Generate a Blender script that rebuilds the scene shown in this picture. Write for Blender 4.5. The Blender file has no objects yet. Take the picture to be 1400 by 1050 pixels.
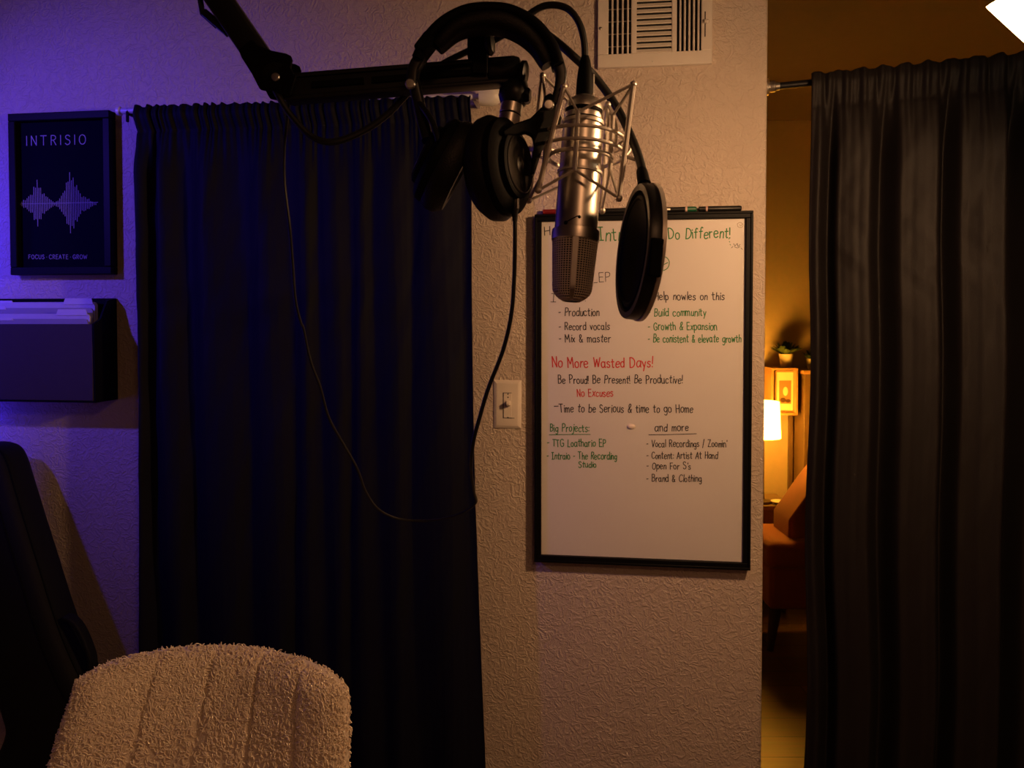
import bpy, math, random
import numpy as np
from mathutils import Vector, Matrix

R = math.radians
S = bpy.context.scene
COL = S.collection
random.seed(7)

# ------------------------------------------------------------------ camera
CAM = Vector((0, 0, 1.39)); F = 1000.0; CX, CY = 700.0, 466.0; PITCH = R(1.5)
cd = bpy.data.cameras.new('camera'); co = bpy.data.objects.new('camera', cd); COL.objects.link(co)
co.location = CAM; co.rotation_euler = (R(90) - PITCH, 0, 0)
cd.sensor_width = 36; cd.lens = 36 * F / 1400; cd.shift_y = -(525 - CY) / 1400; cd.clip_start = .02
cd.dof.use_dof = True; cd.dof.focus_distance = 1.3; cd.dof.aperture_fstop = 13.0
S.camera = co

# ------------------------------------------------------------------ world, lights, exposure
w = bpy.data.worlds.new('world'); S.world = w; w.use_nodes = True
w.node_tree.nodes['Background'].inputs[0].default_value = (.5, .4, .6, 1)
w.node_tree.nodes['Background'].inputs[1].default_value = 0.0
S.view_settings.view_transform = 'Standard'; S.view_settings.look = 'None'
S.view_settings.exposure = 0; S.view_settings.gamma = 1; S.view_settings.use_curve_mapping = False

KEY_POWER, KEY_COL = 5.3, (1, .50, .21)          # lamp with the white shade
FILL_POWER, FILL_COL = 6.4, (1, .46, .20)        # dim warm fill, added unseen behind the camera
BLUE_STRENGTH, BLUE_COL = 10.5, (.035, .015, 1)
VIOLET_POWER, VIOLET_COL = 46.0, (.10, .045, 1)    # light tube in the left corner
SHADE_GLOW = 17.0       # table lamp of the next room

def light(name, kind, loc, power, col, size=.05, direction=None):
    l = bpy.data.lights.new(name, kind); l.energy = power; l.color = col
    if kind == 'AREA':
        l.shape = 'DISK'; l.size = size
    else:
        l.shadow_soft_size = size
    o = bpy.data.objects.new(name, l); COL.objects.link(o); o.location = loc
    if direction is not None:
        o.rotation_euler = Vector(direction).to_track_quat('-Z', 'Y').to_euler()
    return o

# ------------------------------------------------------------------ pixel helpers (design frame 1400x1050)
def ray(px, py):
    x = (px - CX) / F; y = -(py - CY) / F
    return Vector((x, math.cos(PITCH) + y * math.sin(PITCH), -math.sin(PITCH) + y * math.cos(PITCH)))
def P(px, py, Y):
    d = ray(px, py); return CAM + d * (Y / d.y)
YAW = R(7.0)
WM = Matrix.Translation((0, 1.70, 0)) @ Matrix.Rotation(-YAW, 4, 'Z')   # wall frame: x along, y into the wall, z up
WI = WM.inverted()
def W(px, py, off=0.0):
    o = WI @ CAM; d = WI.to_3x3() @ ray(px, py)
    p = o + d * ((-off - o.y) / d.y)
    return p
ROD_A = P(1052, 119, 1.655)
RYAW = R(19.0)
RM = Matrix.Translation((ROD_A.x, ROD_A.y, 0)) @ Matrix.Rotation(-RYAW, 4, 'Z')
RI = RM.inverted()
def Q(px, py, off=0.0):
    o = RI @ CAM; d = RI.to_3x3() @ ray(px, py)
    return o + d * ((-off - o.y) / d.y)

KEY_DIR = Vector((-.62, .70, -.70)).normalized()
KEY_RIM = P(1403, 60, .90)
light('key_lamp_light', 'AREA', KEY_RIM - KEY_DIR * .012, KEY_POWER, KEY_COL, .065, KEY_DIR)
light('fill_light', 'AREA', (.5, -.7, 2.30), FILL_POWER, FILL_COL, .35, (0, 0, -1))  # unseen warm fill, added to brighten the lower wall and chair
VIOLET_AT = WM @ Vector((-1.60, -1.0, 2.0)); VIOLET_DIR = (WM.to_3x3() @ Vector((.56, 1.0, -.40))).normalized()
vs = light('violet_lamp_light', 'SPOT', VIOLET_AT + VIOLET_DIR * .02, VIOLET_POWER, VIOLET_COL, .03, VIOLET_DIR)
vs.data.spot_size = R(76); vs.data.spot_blend = 1.0
TABLE_LAMP = P(1043, 574, 3.50)

# ------------------------------------------------------------------ materials
def mat(name, col, rough=.6, metal=0.0, var=.06, vscale=40, bump=0, bscale=200, spec=.5, emit=None, estr=0, sheen=0, coat=0, aniso=None):
    m = bpy.data.materials.new(name); m.use_nodes = True; nt = m.node_tree; b = nt.nodes['Principled BSDF']
    b.inputs['Roughness'].default_value = rough; b.inputs['Metallic'].default_value = metal
    b.inputs['Specular IOR Level'].default_value = spec
    b.inputs['Sheen Weight'].default_value = sheen; b.inputs['Coat Weight'].default_value = coat
    tc = nt.nodes.new('ShaderNodeTexCoord'); n = nt.nodes.new('ShaderNodeTexNoise')
    n.inputs['Scale'].default_value = vscale; n.inputs['Detail'].default_value = 4
    nt.links.new(tc.outputs['Object'], n.inputs['Vector'])
    mx = nt.nodes.new('ShaderNodeMix'); mx.data_type = 'RGBA'
    mx.inputs[6].default_value = (*[c * (1 - var) for c in col], 1); mx.inputs[7].default_value = (*[min(1, c * (1 + var)) for c in col], 1)
    nt.links.new(n.outputs['Fac'], mx.inputs[0]); nt.links.new(mx.outputs[2], b.inputs['Base Color'])
    if bump:
        n2 = nt.nodes.new('ShaderNodeTexNoise'); n2.inputs['Scale'].default_value = bscale; n2.inputs['Detail'].default_value = 3
        nt.links.new(tc.outputs['Object'], n2.inputs['Vector'])
        bp = nt.nodes.new('ShaderNodeBump'); bp.inputs['Strength'].default_value = bump; bp.inputs['Distance'].default_value = .002
        nt.links.new(n2.outputs['Fac'], bp.inputs['Height']); nt.links.new(bp.outputs['Normal'], b.inputs['Normal'])
    if emit:
        b.inputs['Emission Color'].default_value = (*emit, 1); b.inputs['Emission Strength'].default_value = estr
    return m

def wall_mat(name, col, strength=.9, rough=.62):
    m = mat(name, col, rough, var=.05, vscale=6); nt = m.node_tree; b = nt.nodes['Principled BSDF']
    tc = nt.nodes.new('ShaderNodeTexCoord')
    def ridge(scale, dist, det):
        n = nt.nodes.new('ShaderNodeTexNoise'); n.inputs['Scale'].default_value = scale; n.inputs['Detail'].default_value = det
        n.inputs['Distortion'].default_value = dist; n.inputs['Roughness'].default_value = .45
        nt.links.new(tc.outputs['Object'], n.inputs['Vector'])
        s = nt.nodes.new('ShaderNodeMath'); s.operation = 'SUBTRACT'; s.inputs[1].default_value = .5
        nt.links.new(n.outputs['Fac'], s.inputs[0])
        a = nt.nodes.new('ShaderNodeMath'); a.operation = 'ABSOLUTE'; nt.links.new(s.outputs[0], a.inputs[0])
        r = nt.nodes.new('ShaderNodeMapRange'); r.interpolation_type = 'SMOOTHSTEP'
        r.inputs[1].default_value = 0; r.inputs[2].default_value = .10; r.inputs[3].default_value = 1; r.inputs[4].default_value = 0
        nt.links.new(a.outputs[0], r.inputs[0]); return r.outputs[0]
    r1 = ridge(46, 1.1, 2); r2 = ridge(100, .6, 2)
    ma = nt.nodes.new('ShaderNodeMath'); ma.operation = 'MULTIPLY_ADD'; ma.inputs[1].default_value = .45
    nt.links.new(r2, ma.inputs[0]); nt.links.new(r1, ma.inputs[2])
    bp = nt.nodes.new('ShaderNodeBump'); bp.inputs['Strength'].default_value = strength; bp.inputs['Distance'].default_value = .0012
    nt.links.new(ma.outputs[0], bp.inputs['Height']); nt.links.new(bp.outputs['Normal'], b.inputs['Normal'])
    return m

def brushed(name, col, rough=.28):
    m = mat(name, col, rough, 1.0, var=.05, vscale=60); nt = m.node_tree; b = nt.nodes['Principled BSDF']
    tc = nt.nodes.new('ShaderNodeTexCoord'); mp = nt.nodes.new('ShaderNodeMapping'); mp.inputs['Scale'].default_value = (20, 20, 900)
    n = nt.nodes.new('ShaderNodeTexNoise'); n.inputs['Scale'].default_value = 1
    nt.links.new(tc.outputs['Object'], mp.inputs[0]); nt.links.new(mp.outputs[0], n.inputs['Vector'])
    bp = nt.nodes.new('ShaderNodeBump'); bp.inputs['Strength'].default_value = .08; bp.inputs['Distance'].default_value = .0005
    nt.links.new(n.outputs['Fac'], bp.inputs['Height']); nt.links.new(bp.outputs['Normal'], b.inputs['Normal'])
    return m

def wood_floor_mat():
    m = mat('plank_floor', (.2, .1, .05), .38, var=0); nt = m.node_tree; b = nt.nodes['Principled BSDF']
    tc = nt.nodes.new('ShaderNodeTexCoord'); br = nt.nodes.new('ShaderNodeTexBrick')
    br.inputs['Scale'].default_value = 1; br.inputs['Brick Width'].default_value = 1.1; br.inputs['Row Height'].default_value = .115
    br.inputs['Mortar Size'].default_value = .003; br.inputs['Color1'].default_value = (.19, .10, .045, 1); br.inputs['Color2'].default_value = (.06, .03, .013, 1)
    br.inputs['Mortar'].default_value = (.02, .01, .006, 1)
    nt.links.new(tc.outputs['Object'], br.inputs['Vector'])
    mp = nt.nodes.new('ShaderNodeMapping'); mp.inputs['Scale'].default_value = (2, 40, 1); n = nt.nodes.new('ShaderNodeTexNoise')
    n.inputs['Scale'].default_value = 1.5; n.inputs['Detail'].default_value = 6
    nt.links.new(tc.outputs['Object'], mp.inputs[0]); nt.links.new(mp.outputs[0], n.inputs['Vector'])
    mx = nt.nodes.new('ShaderNodeMix'); mx.data_type = 'RGBA'; mx.blend_type = 'MULTIPLY'; mx.inputs[0].default_value = .8
    nt.links.new(br.outputs['Color'], mx.inputs[6]); nt.links.new(n.outputs['Color'], mx.inputs[7]); nt.links.new(mx.outputs[2], b.inputs['Base Color'])
    return m

M = dict(
    wall=wall_mat('textured_paint', (.60, .50, .42), .85),
    wall2=mat('far_paint', (.62, .52, .38), .7, bump=.15, bscale=90),
    ceil=mat('ceiling_paint', (.17, .13, .09), .8, bump=.3, bscale=120),
    floor=wood_floor_mat(),
    black=mat('black_plastic', (.010, .010, .011), .38, bump=.05, bscale=900, spec=.4),
    matte=mat('matte_black', (.004, .004, .0045), .6, spec=.07),
    rubber=mat('black_rubber', (.010, .010, .010), .5, spec=.4),
    leather=mat('black_leatherette', (.007, .006, .006), .48, bump=.35, bscale=700, spec=.3),
    bframe=mat('black_frame', (.004, .004, .0045), .5, spec=.12),
    white=mat('white_plastic', (.78, .76, .72), .35),
    ivory=mat('ivory_plastic', (.80, .72, .64), .32),
    vent=mat('vent_enamel', (.74, .68, .62), .4),
    ventdark=mat('duct_dark', (.01, .01, .01), .9),
    board=mat('whiteboard_enamel', (.69, .655, .635), .42, var=.02, vscale=4, spec=.35),
    green=mat('green_ink', (.02, .20, .05), .6), red=mat('red_ink', (.62, .03, .03), .6), ink=mat('black_ink', (.02, .017, .02), .6),
    faint=mat('faint_ink', (.35, .28, .22), .6),
    poster=mat('poster_navy', (.004, .004, .010), .9, spec=.03), pink=mat('poster_print', (.42, .40, .45), .8, spec=.1),
    curtain=mat('navy_curtain_cloth', (.0055, .0055, .014), .66, bump=.2, bscale=1500, spec=.14),
    curtain2=mat('charcoal_curtain_cloth', (.010, .0075, .0078), .60, bump=.3, bscale=900, spec=.34),
    steel=brushed('brushed_nickel', (.66, .61, .55), .36), wire=mat('satin_wire', (.66, .60, .53), .42, .55),
    cord=mat('elastic_cord', (.50, .45, .39), .55),
    chrome=mat('bolt_metal', (.65, .62, .58), .35, 1.0),
    paper=mat('white_folder', (.62, .60, .60), .7), tab=mat('folder_tab', (.70, .67, .66), .6), paper2=mat('grey_folder', (.36, .34, .35), .7),
    pocket=mat('dark_file_box', (.055, .045, .045), .7, spec=.2, bump=.2, bscale=500),
    boucle=mat('cream_boucle', (.78, .66, .54), .9, var=.12, vscale=90, bump=.5, bscale=400, spec=.15, sheen=.3),
    curl=mat('cream_yarn', (.86, .74, .60), .9, var=.12, vscale=60, spec=.15, sheen=.3),
    bag=mat('black_nylon', (.008, .008, .009), .65, bump=.3, bscale=900, spec=.16),
    shade=mat('glowing_white_shade', (.9, .85, .75), .5, emit=(1, .72, .42), estr=15),
    bulb=mat('lit_bulb', (.9, .85, .75), .5, emit=(1, .75, .45), estr=8),
    tube=mat('blue_light_tube', (.2, .2, .9), .4, emit=BLUE_COL, estr=BLUE_STRENGTH),
    dish=mat('glowing_fill_dish', (.8, .7, .6), .5, emit=(1, .6, .3), estr=1.2),  # glow dresses the added fill light
    violet=mat('violet_lens', (.4, .3, .9), .4, emit=VIOLET_COL, estr=6),
    dshade=mat('lit_drum_shade', (.9, .75, .5), .7, emit=(1, .62, .20), estr=2.6),
    oak=mat('honey_wood', (.42, .24, .10), .5, var=.2, vscale=14), dark=mat('dark_wood', (.05, .028, .015), .5, var=.2, vscale=14),
    table=mat('brown_table', (.17, .11, .06), .5, var=.2, vscale=14),
    sofa=mat('rust_upholstery', (.27, .065, .018), .85, bump=.4, bscale=500, sheen=.2), pot=mat('white_pot', (.75, .68, .58), .45),
    leaf=mat('plant_leaf', (.05, .09, .025), .55), soil=mat('soil', (.02, .012, .008), .9),
    mat=mat('picture_mat', (.75, .66, .5), .6), sepia=mat('sepia_print', (.34, .19, .08), .6), sepiad=mat('sepia_dark', (.07, .03, .01), .6),
    mred=mat('red_cap', (.22, .012, .012), .4), mgreen=mat('green_cap', (.01, .10, .05), .4), mpink=mat('marker_band', (.65, .42, .38), .5),
    screen=mat('nylon_screen', (.010, .010, .013), .8, spec=.1),
    grille=None, magnet=mat('clear_magnet', (.86, .74, .66), .25),
)
def drum_shade():
    m = mat('lit_drum_shade', (.9, .75, .5), .7); nt = m.node_tree; out = nt.nodes['Material Output']
    tr = nt.nodes.new('ShaderNodeBsdfTranslucent'); tr.inputs[0].default_value = (.95, .85, .7, 1)
    em = nt.nodes.new('ShaderNodeEmission'); em.inputs[0].default_value = (1, .42, .035, 1); em.inputs[1].default_value = SHADE_GLOW
    ad = nt.nodes.new('ShaderNodeAddShader'); nt.links.new(tr.outputs[0], ad.inputs[0]); nt.links.new(em.outputs[0], ad.inputs[1])
    nt.links.new(ad.outputs[0], out.inputs['Surface']); return m
M['dshade'] = drum_shade()
def mesh_grille():
    m = mat('grille_mesh', (.80, .70, .60), .45, .25); nt = m.node_tree; b = nt.nodes['Principled BSDF']
    return m
M['grille'] = mesh_grille()

# ------------------------------------------------------------------ mesh builder (world coordinates)
class MB:
    def __init__(s, M4=None): s.v = []; s.f = []; s.M = M4
    def _add(s, vs, fs):
        n = len(s.v)
        if s.M is not None: vs = [s.M @ Vector(v) for v in vs]
        s.v += [tuple(v) for v in vs]; s.f += [tuple(i + n for i in f) for f in fs]; return s
    def box(s, c, d, rot=None):
        hx, hy, hz = d[0] / 2, d[1] / 2, d[2] / 2; c = Vector(c)
        vs = [Vector((x, y, z)) for x in (-hx, hx) for y in (-hy, hy) for z in (-hz, hz)]
        if rot is not None: vs = [rot @ v for v in vs]
        return s._add([c + v for v in vs], [(0, 1, 3, 2), (4, 6, 7, 5), (0, 4, 5, 1), (2, 3, 7, 6), (0, 2, 6, 4), (1, 5, 7, 3)])
    def bx(s, a, b):
        return s.box([(p + q) / 2 for p, q in zip(a, b)], [abs(q - p) for p, q in zip(a, b)])
    def loft(s, rings, cap=True, closed=False):
        n = len(rings[0]); m = len(rings); vs = [p for r in rings for p in r]; fs = []
        for i in range(m if closed else m - 1):
            for j in range(n):
                a = i * n + j; b = i * n + (j + 1) % n; k = ((i + 1) % m) * n
                fs.append((a, b, k + (j + 1) % n, k + j))
        if cap and not closed: fs += [tuple(range(n))[::-1], tuple((m - 1) * n + j for j in range(n))]
        return s._add(vs, fs)
    def sweep(s, pts, prof, up=None, closed=False, scale=None, cap=True):
        pts = [Vector(p) for p in pts]; rings = []; n = len(pts); prev = None
        for i, p in enumerate(pts):
            if closed: t = pts[(i + 1) % n] - pts[i - 1]
            else: t = pts[min(i + 1, n - 1)] - pts[max(i - 1, 0)]
            t.normalize()
            if up is not None: b = Vector(up)
            elif prev is None: b = Vector((0, 0, 1)) if abs(t.z) < .9 else Vector((0, 1, 0))
            else: b = prev
            a = b.cross(t)
            if a.length < 1e-6: a = Vector((1, 0, 0)).cross(t)
            a.normalize(); b = t.cross(a).normalized(); prev = b
            k = scale[i] if scale else 1
            rings.append([p + a * (x * k) + b * (y * k) for x, y in prof])
        return s.loft(rings, cap, closed)
    def tube(s, pts, r, n=8, closed=False, up=None, cap=True, scale=None):
        return s.sweep(pts, [(r * math.cos(2 * math.pi * j / n), r * math.sin(2 * math.pi * j / n)) for j in range(n)], up, closed, scale, cap)
    def lathe(s, o, axis, prof, n=32, sx=1, sy=1, up=None, cap=True):
        o = Vector(o); t = Vector(axis).normalized()
        b = Vector(up) if up is not None else (Vector((0, 0, 1)) if abs(t.z) < .9 else Vector((0, 1, 0)))
        a = b.cross(t).normalized(); b = t.cross(a).normalized()
        rings = [[o + t * h + a * (r * sx * math.cos(2 * math.pi * j / n)) + b * (r * sy * math.sin(2 * math.pi * j / n)) for j in range(n)] for r, h in prof]
        return s.loft(rings, cap)
    def prism(s, poly, y0, y1):                      # polygon in x,z extruded along y
        n = len(poly)
        return s._add([(x, y0, z) for x, z in poly] + [(x, y1, z) for x, z in poly],
                      [tuple(range(n)), tuple(range(2 * n - 1, n - 1, -1))] + [(i, i + n, (i + 1) % n + n, (i + 1) % n) for i in range(n)])
    def grid(s, fn, nu, nv):
        vs = [fn(i / nu, j / nv) for j in range(nv + 1) for i in range(nu + 1)]
        return s._add(vs, [(j * (nu + 1) + i, j * (nu + 1) + i + 1, (j + 1) * (nu + 1) + i + 1, (j + 1) * (nu + 1) + i) for j in range(nv) for i in range(nu)])
    def sphere(s, c, r, n=16, m=10, sc=(1, 1, 1)):
        c = Vector(c); rings = []
        for i in range(m + 1):
            t = math.pi * (i / m); t = min(max(t, .02), math.pi - .02)
            rings.append([c + Vector((sc[0] * r * math.sin(t) * math.cos(2 * math.pi * j / n), sc[1] * r * math.sin(t) * math.sin(2 * math.pi * j / n), sc[2] * r * math.cos(t))) for j in range(n)])
        return s.loft(rings)

def obj(name, mb, m, parent=None, bevel=0, sub=0, solid=0, angle=35, frame=None, seg=2):
    """links the builder as ONE mesh object; local frame is the parent's (or `frame`)"""
    if parent is not None:
        top = parent
        fr = FR[top.name]
    else:
        fr = frame if frame is not None else Matrix.Identity(4)
    inv = fr.inverted()
    me = bpy.data.meshes.new(name)
    me.from_pydata([tuple(inv @ Vector(v)) for v in mb.v], [], mb.f); me.validate()
    for p in me.polygons: p.use_smooth = True
    me.set_sharp_from_angle(angle=R(angle))
    me.materials.append(m)
    o = bpy.data.objects.new(name, me); COL.objects.link(o)
    if parent is not None: o.parent = parent
    else: o.matrix_world = fr
    FR[o.name] = fr
    if bevel:
        b = o.modifiers.new('bevel', 'BEVEL'); b.width = bevel; b.segments = seg; b.limit_method = 'ANGLE'; b.angle_limit = R(40)
    if solid:
        b = o.modifiers.new('solid', 'SOLIDIFY'); b.thickness = solid; b.offset = 0
    if sub:
        b = o.modifiers.new('sub', 'SUBSURF'); b.levels = sub; b.render_levels = sub
    return o
FR = {}
def thing(name, label, cat, frame, group=None):
    o = bpy.data.objects.new(name, None); COL.objects.link(o); o.empty_display_size = .05
    o.matrix_world = frame; FR[o.name] = frame.copy()
    return tag(o, label, cat, group)
def tag(o, label, cat, group=None):
    o['label'] = label; o['category'] = cat
    if group: o['group'] = group
    return o
def struct(name, mb, m, **k):
    o = obj(name, mb, m, **k); o['kind'] = 'structure'; return o
def T(v, rz=0): return Matrix.Translation(Vector(v)) @ Matrix.Rotation(rz, 4, 'Z')
def wall_frame(p): return WM @ Matrix.Translation(p)
def crom(pts, n=8, closed=False):
    pts = [Vector(p) for p in pts]; out = []; N = len(pts)
    for i in range(N if closed else N - 1):
        if closed: p0, p1, p2, p3 = pts[i - 1], pts[i], pts[(i + 1) % N], pts[(i + 2) % N]
        else: p0, p1, p2, p3 = pts[max(i - 1, 0)], pts[i], pts[i + 1], pts[min(i + 2, N - 1)]
        for k in range(n):
            t = k / n
            out.append(.5 * (2 * p1 + (p2 - p0) * t + (2 * p0 - 5 * p1 + 4 * p2 - p3) * t * t + (3 * p1 - p0 - 3 * p2 + p3) * t ** 3))
    if not closed: out.append(pts[-1])
    return out
def PX(lst): return [P(*p) for p in lst]
def rrect(wd, ht, r, n=4):
    out = []
    for cx, cy, a0 in ((wd / 2 - r, ht / 2 - r, 0), (-wd / 2 + r, ht / 2 - r, 90), (-wd / 2 + r, -ht / 2 + r, 180), (wd / 2 - r, -ht / 2 + r, 270)):
        for k in range(n + 1):
            a = R(a0 + 90 * k / n); out.append((cx + r * math.cos(a), cy + r * math.sin(a)))
    return out

# ------------------------------------------------------------------ single-stroke lettering
GL = {
'a': "5,5 3,6 1,5.3 .3,3 1.2,.5 3,.2 4.6,2 5,5|!5,6 4.9,.8 5.6,0", 'b': "!.5,10 .5,0|.5,4 2,6 4.2,5.4 5,3 4,.5 2,0 .5,1.2",
'c': "4.6,5 2.8,6 .8,5 .3,3 1,.6 2.8,0 4.6,1", 'd': "4.8,4.5 3,6 1,5.2 .3,3 1,.5 3,.1 4.8,1.8|!4.8,10 4.8,0",
'e': ".5,3.2 4.6,3.6 4.3,5.4 2.6,6 .9,5.2 .3,3 1,.6 2.8,0 4.7,1", 'f': "4,9.3 2.8,10 1.8,8.5 1.7,5 1.7,0|!0,6 3.6,6.2",
'g': "4.8,5 3,6 1,5.2 .3,3.2 1.2,1 3,.6 4.7,2.4|4.8,6 4.9,2 4.7,-1.5 3.2,-3.2 1,-2.4", 'h': "!.5,10 .5,0|.5,3.6 2,5.8 3.8,5.6 4.4,4 4.5,0",
'i': "!.8,6 .8,0|!.8,8 .9,8.7", 'j': "1.6,6 1.7,0 1.2,-2.4 -.5,-3|!1.7,8 1.8,8.7", 'k': "!.5,10 .5,0|!4,6 .6,2.6|!1.8,3.6 4.4,0", 'l': "!.8,10 .8,0",
'm': "!.4,6 .4,0|.4,4 1.6,5.8 2.9,5.4 3.2,4 3.2,0|3.2,4 4.6,5.8 5.9,5.4 6.2,4 6.3,0", 'n': "!.5,6 .5,0|.5,3.8 2,5.9 3.8,5.5 4.3,4 4.4,0",
'o': "2.6,6 .8,5.2 .3,3 1,.7 2.6,0 4.3,.8 4.9,3 4.3,5.2 2.6,6", 'p': "!.5,6 .5,-3.4|.5,4.4 2.2,6 4.2,5.3 4.8,3 4,.7 2.2,0 .5,1.4",
'r': "!.5,6 .5,0|.5,3.6 1.8,5.6 3.6,5.8", 's': "4,5.2 2.4,6 .8,5.2 1,3.7 3,2.9 4,1.6 3,.2 1.4,0 .2,.9", 't': "!1.8,9 1.8,1 2.6,0 3.6,.4|!0,6.2 3.8,6.4",
'u': ".5,6 .5,2 1.3,.2 3,.2 4.2,2 4.4,6|!4.4,6 4.5,0", 'v': "!.2,6 2.2,0 4.3,6", 'w': "!.2,6 1.6,0 3.2,4.6 4.8,0 6.2,6", 'x': "!.3,6 4.3,0|!4.3,6 .3,0",
'y': "!.3,6 2.4,.8|!4.5,6 1.4,-3.2", 'z': "!.3,6 4.2,6 .3,0 4.4,0",
'A': "!0,0 3.2,10 6.4,0|!1.2,3.6 5.2,3.6", 'B': "!.5,10 .5,0|.5,10 3,10 4.6,8.6 4.4,6.4 2.6,5.4 .5,5.3|.6,5.3 3.4,5.2 5.2,3.6 5,1.4 3,.1 .5,0",
'C': "6.2,8.4 4.4,10 2,9.4 .5,6.8 .5,3.4 2,.7 4.3,0 6.3,1.6", 'D': "!.5,10 .5,0|.5,10 3.4,9.7 5.8,7.6 6.4,5 5.6,2.2 3.4,.3 .5,0",
'E': "!5,10 .5,10 .5,0 5,0|!.5,5.2 4.4,5.2", 'F': "!5,10 .5,10 .5,0|!.5,5.2 4.2,5.2", 'G': "6,8.4 4.2,10 1.8,9.4 .4,6.8 .4,3.4 1.8,.6 4.2,0 6.2,1.6 6.3,4.4|!3.8,4.5 6.4,4.5",
'H': "!.5,10 .5,0|!5.6,10 5.6,0|!.5,5 5.6,5.3", 'I': "!2,10 2,0|!0,10 4,10|!0,0 4,0", 'L': "!.5,10 .5,0 4.8,0", 'M': "!.3,0 .8,10 3.6,3.6 6.4,10 7,0", 'N': "!.5,0 .5,10 5.6,0 5.6,10",
'O': "3.4,10 1.2,8.7 .3,5 1.2,1.3 3.4,0 5.7,1.3 6.6,5 5.7,8.7 3.4,10", 'P': "!.5,10 .5,0|.5,10 3.4,10 5,8.6 4.8,6.2 3,5 .5,4.8",
'R': "!.5,10 .5,0|.5,10 3.4,10 5,8.6 4.8,6.4 3,5.2 .5,5|!2.6,5.1 5.4,0", 'S': "5,8.6 3.4,10 1.2,9.3 .8,7.2 2.2,5.7 4.4,4.5 5.2,2.6 4,.5 2,0 .3,1.4",
'T': "!3,10 3,0|!0,10 6,10", 'U': ".5,10 .5,3.2 1.6,.5 3.1,0 4.8,.6 5.8,3.2 5.8,10", 'V': "!0,10 3,0 6,10", 'W': "!0,10 2,0 4.2,8 6.4,0 8.6,10", 'Z': "!.3,10 5.2,10 .2,0 5.4,0", 'J': "4,10 4,2.5 2.6,0 .4,1.2",
'-': "!.2,4.4 3,4.6", '_': "!0,0 4,0", '!': "!.9,10 .7,3.2|!.6,.5 .7,0", ':': "!.6,5.2 .7,4.6|!.6,1 .7,.4", '/': "!0,-1.5 3.4,10.5", "'": "!.6,10 .4,8", '.': "!.5,.6 .6,0",
'&': "5.4,0 3,3.4 1.2,6.6 1.4,9 2.8,9.8 3.9,8.6 3.2,6.4 .9,3.8 .5,1.6 1.8,0 3.6,.6 5.2,3.8", '|': "!.4,10 .4,0", '*': "!.2,4.5 1.1,4.5", ',': "!.6,.8 .2,-1.2",
}
def glyph(c):
    out = []
    for st in GL[c].split('|') if c != '|' else ["!.4,10 .4,0"]:
        poly = st[0] == '!'; pts = [Vector((*map(float, q.split(',')), 0)) for q in st.lstrip('!').split()]
        out.append(pts if poly else crom(pts, 5))
    return out
def layout(text, gap=1.9, space=5.5, jit=.0, rnd=random.Random(5)):
    x = 0; out = []
    for c in text:
        if c == ' ': x += space; continue
        g = glyph(c); wd = max(p.x for s in g for p in s); a = rnd.uniform(-jit, jit) * .12; dy = rnd.uniform(-jit, jit) * .5; k = 1 + rnd.uniform(-jit, jit) * .08
        for s in g: out.append([Vector((x + (p.x - a * p.y * -1) * k, p.y * k + dy, 0)) for p in s])
        x += wd * k + gap
    return out, x - gap
def ribbon(mb, pts, wd, place, smooth=None):
    """flat ink stroke; place maps (x, y) to a point just above the surface"""
    if smooth is None: smooth = len(pts) > 5
    if not smooth and len(pts) > 2:
        for a_, b_ in zip(pts, pts[1:]): ribbon(mb, [a_, b_], wd, place)
        return
    n = len(pts); L = []; Rr = []
    for i, p in enumerate(pts):
        t = pts[min(i + 1, n - 1)] - pts[max(i - 1, 0)]
        if t.length < 1e-9: t = Vector((1, 0, 0))
        t.normalize(); q = Vector((-t.y, t.x, 0)) * wd / 2
        e = t * wd * .35 if i == n - 1 else (-t * wd * .35 if i == 0 else Vector())
        L.append(place(p + q + e)); Rr.append(place(p - q + e))
    mb._add(L + Rr, [(i, i + n, i + n + 1, i + 1) for i in range(n - 1)])
def write_px(mb, text, x0, y0, x1, y1, cap, wd, off, jit=0., gap=1.9, space=5.5):
    """writes text on the wall-parallel plane `off` from the wall, baseline from pixel (x0,y0) to (x1,y1)"""
    a = W(x0, y0, off); b = W(x1, y1, off); capm = cap / F * 1.66
    st, ww = layout(text, gap, space, jit)
    ux = (b - a) / ww; uz = Vector((0, 0, capm / 10))
    rat = ux.length
    for s in st:
        s2 = [Vector((p.x * rat, p.y * capm / 10, 0)) for p in s]
        ribbon(mb, s2, wd, lambda p: a + ux / rat * p.x + uz * (10 / capm) * p.y)

# ------------------------------------------------------------------ room shell
EDGE = W(1046, 500).x
H = 2.44
mb = MB(WM); mb.bx((-2.1, 0, 0), (EDGE, .12, H)); struct('wall_front', mb, M['wall'], bevel=.006, frame=WM.copy(), seg=3)
mb = MB(WM); mb.bx((-2.22, -4.2, 0), (-2.1, .12, H)); struct('wall_left', mb, M['wall'], frame=WM.copy())
mb = MB(); mb.bx((-2.9, -2.3, 0), (2.3, -2.18, H)); struct('wall_back', mb, M['wall'])
RE = RM @ Vector((1.02, 0, 0))
mb = MB(); mb.bx((RE.x, -2.2, 0), (RE.x + .12, RE.y + .12, H)); mb.bx((RE.x + .12, RE.y, 0), (3.6, RE.y + .12, H)); struct('wall_right', mb, M['wall'])
mb = MB(); mb.bx((-.6, 3.85, 0), (3.7, 3.97, H)); mb.bx((3.5, RE.y, 0), (3.62, 3.9, H)); mb.bx((-.72, 1.9, 0), (-.6, 3.97, H)); struct('wall_far', mb, M['wall2'])
mb = MB(); mb.bx((-3.2, -2.4, -.08), (3.8, 4.1, 0)); struct('floor', mb, M['floor'])
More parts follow.
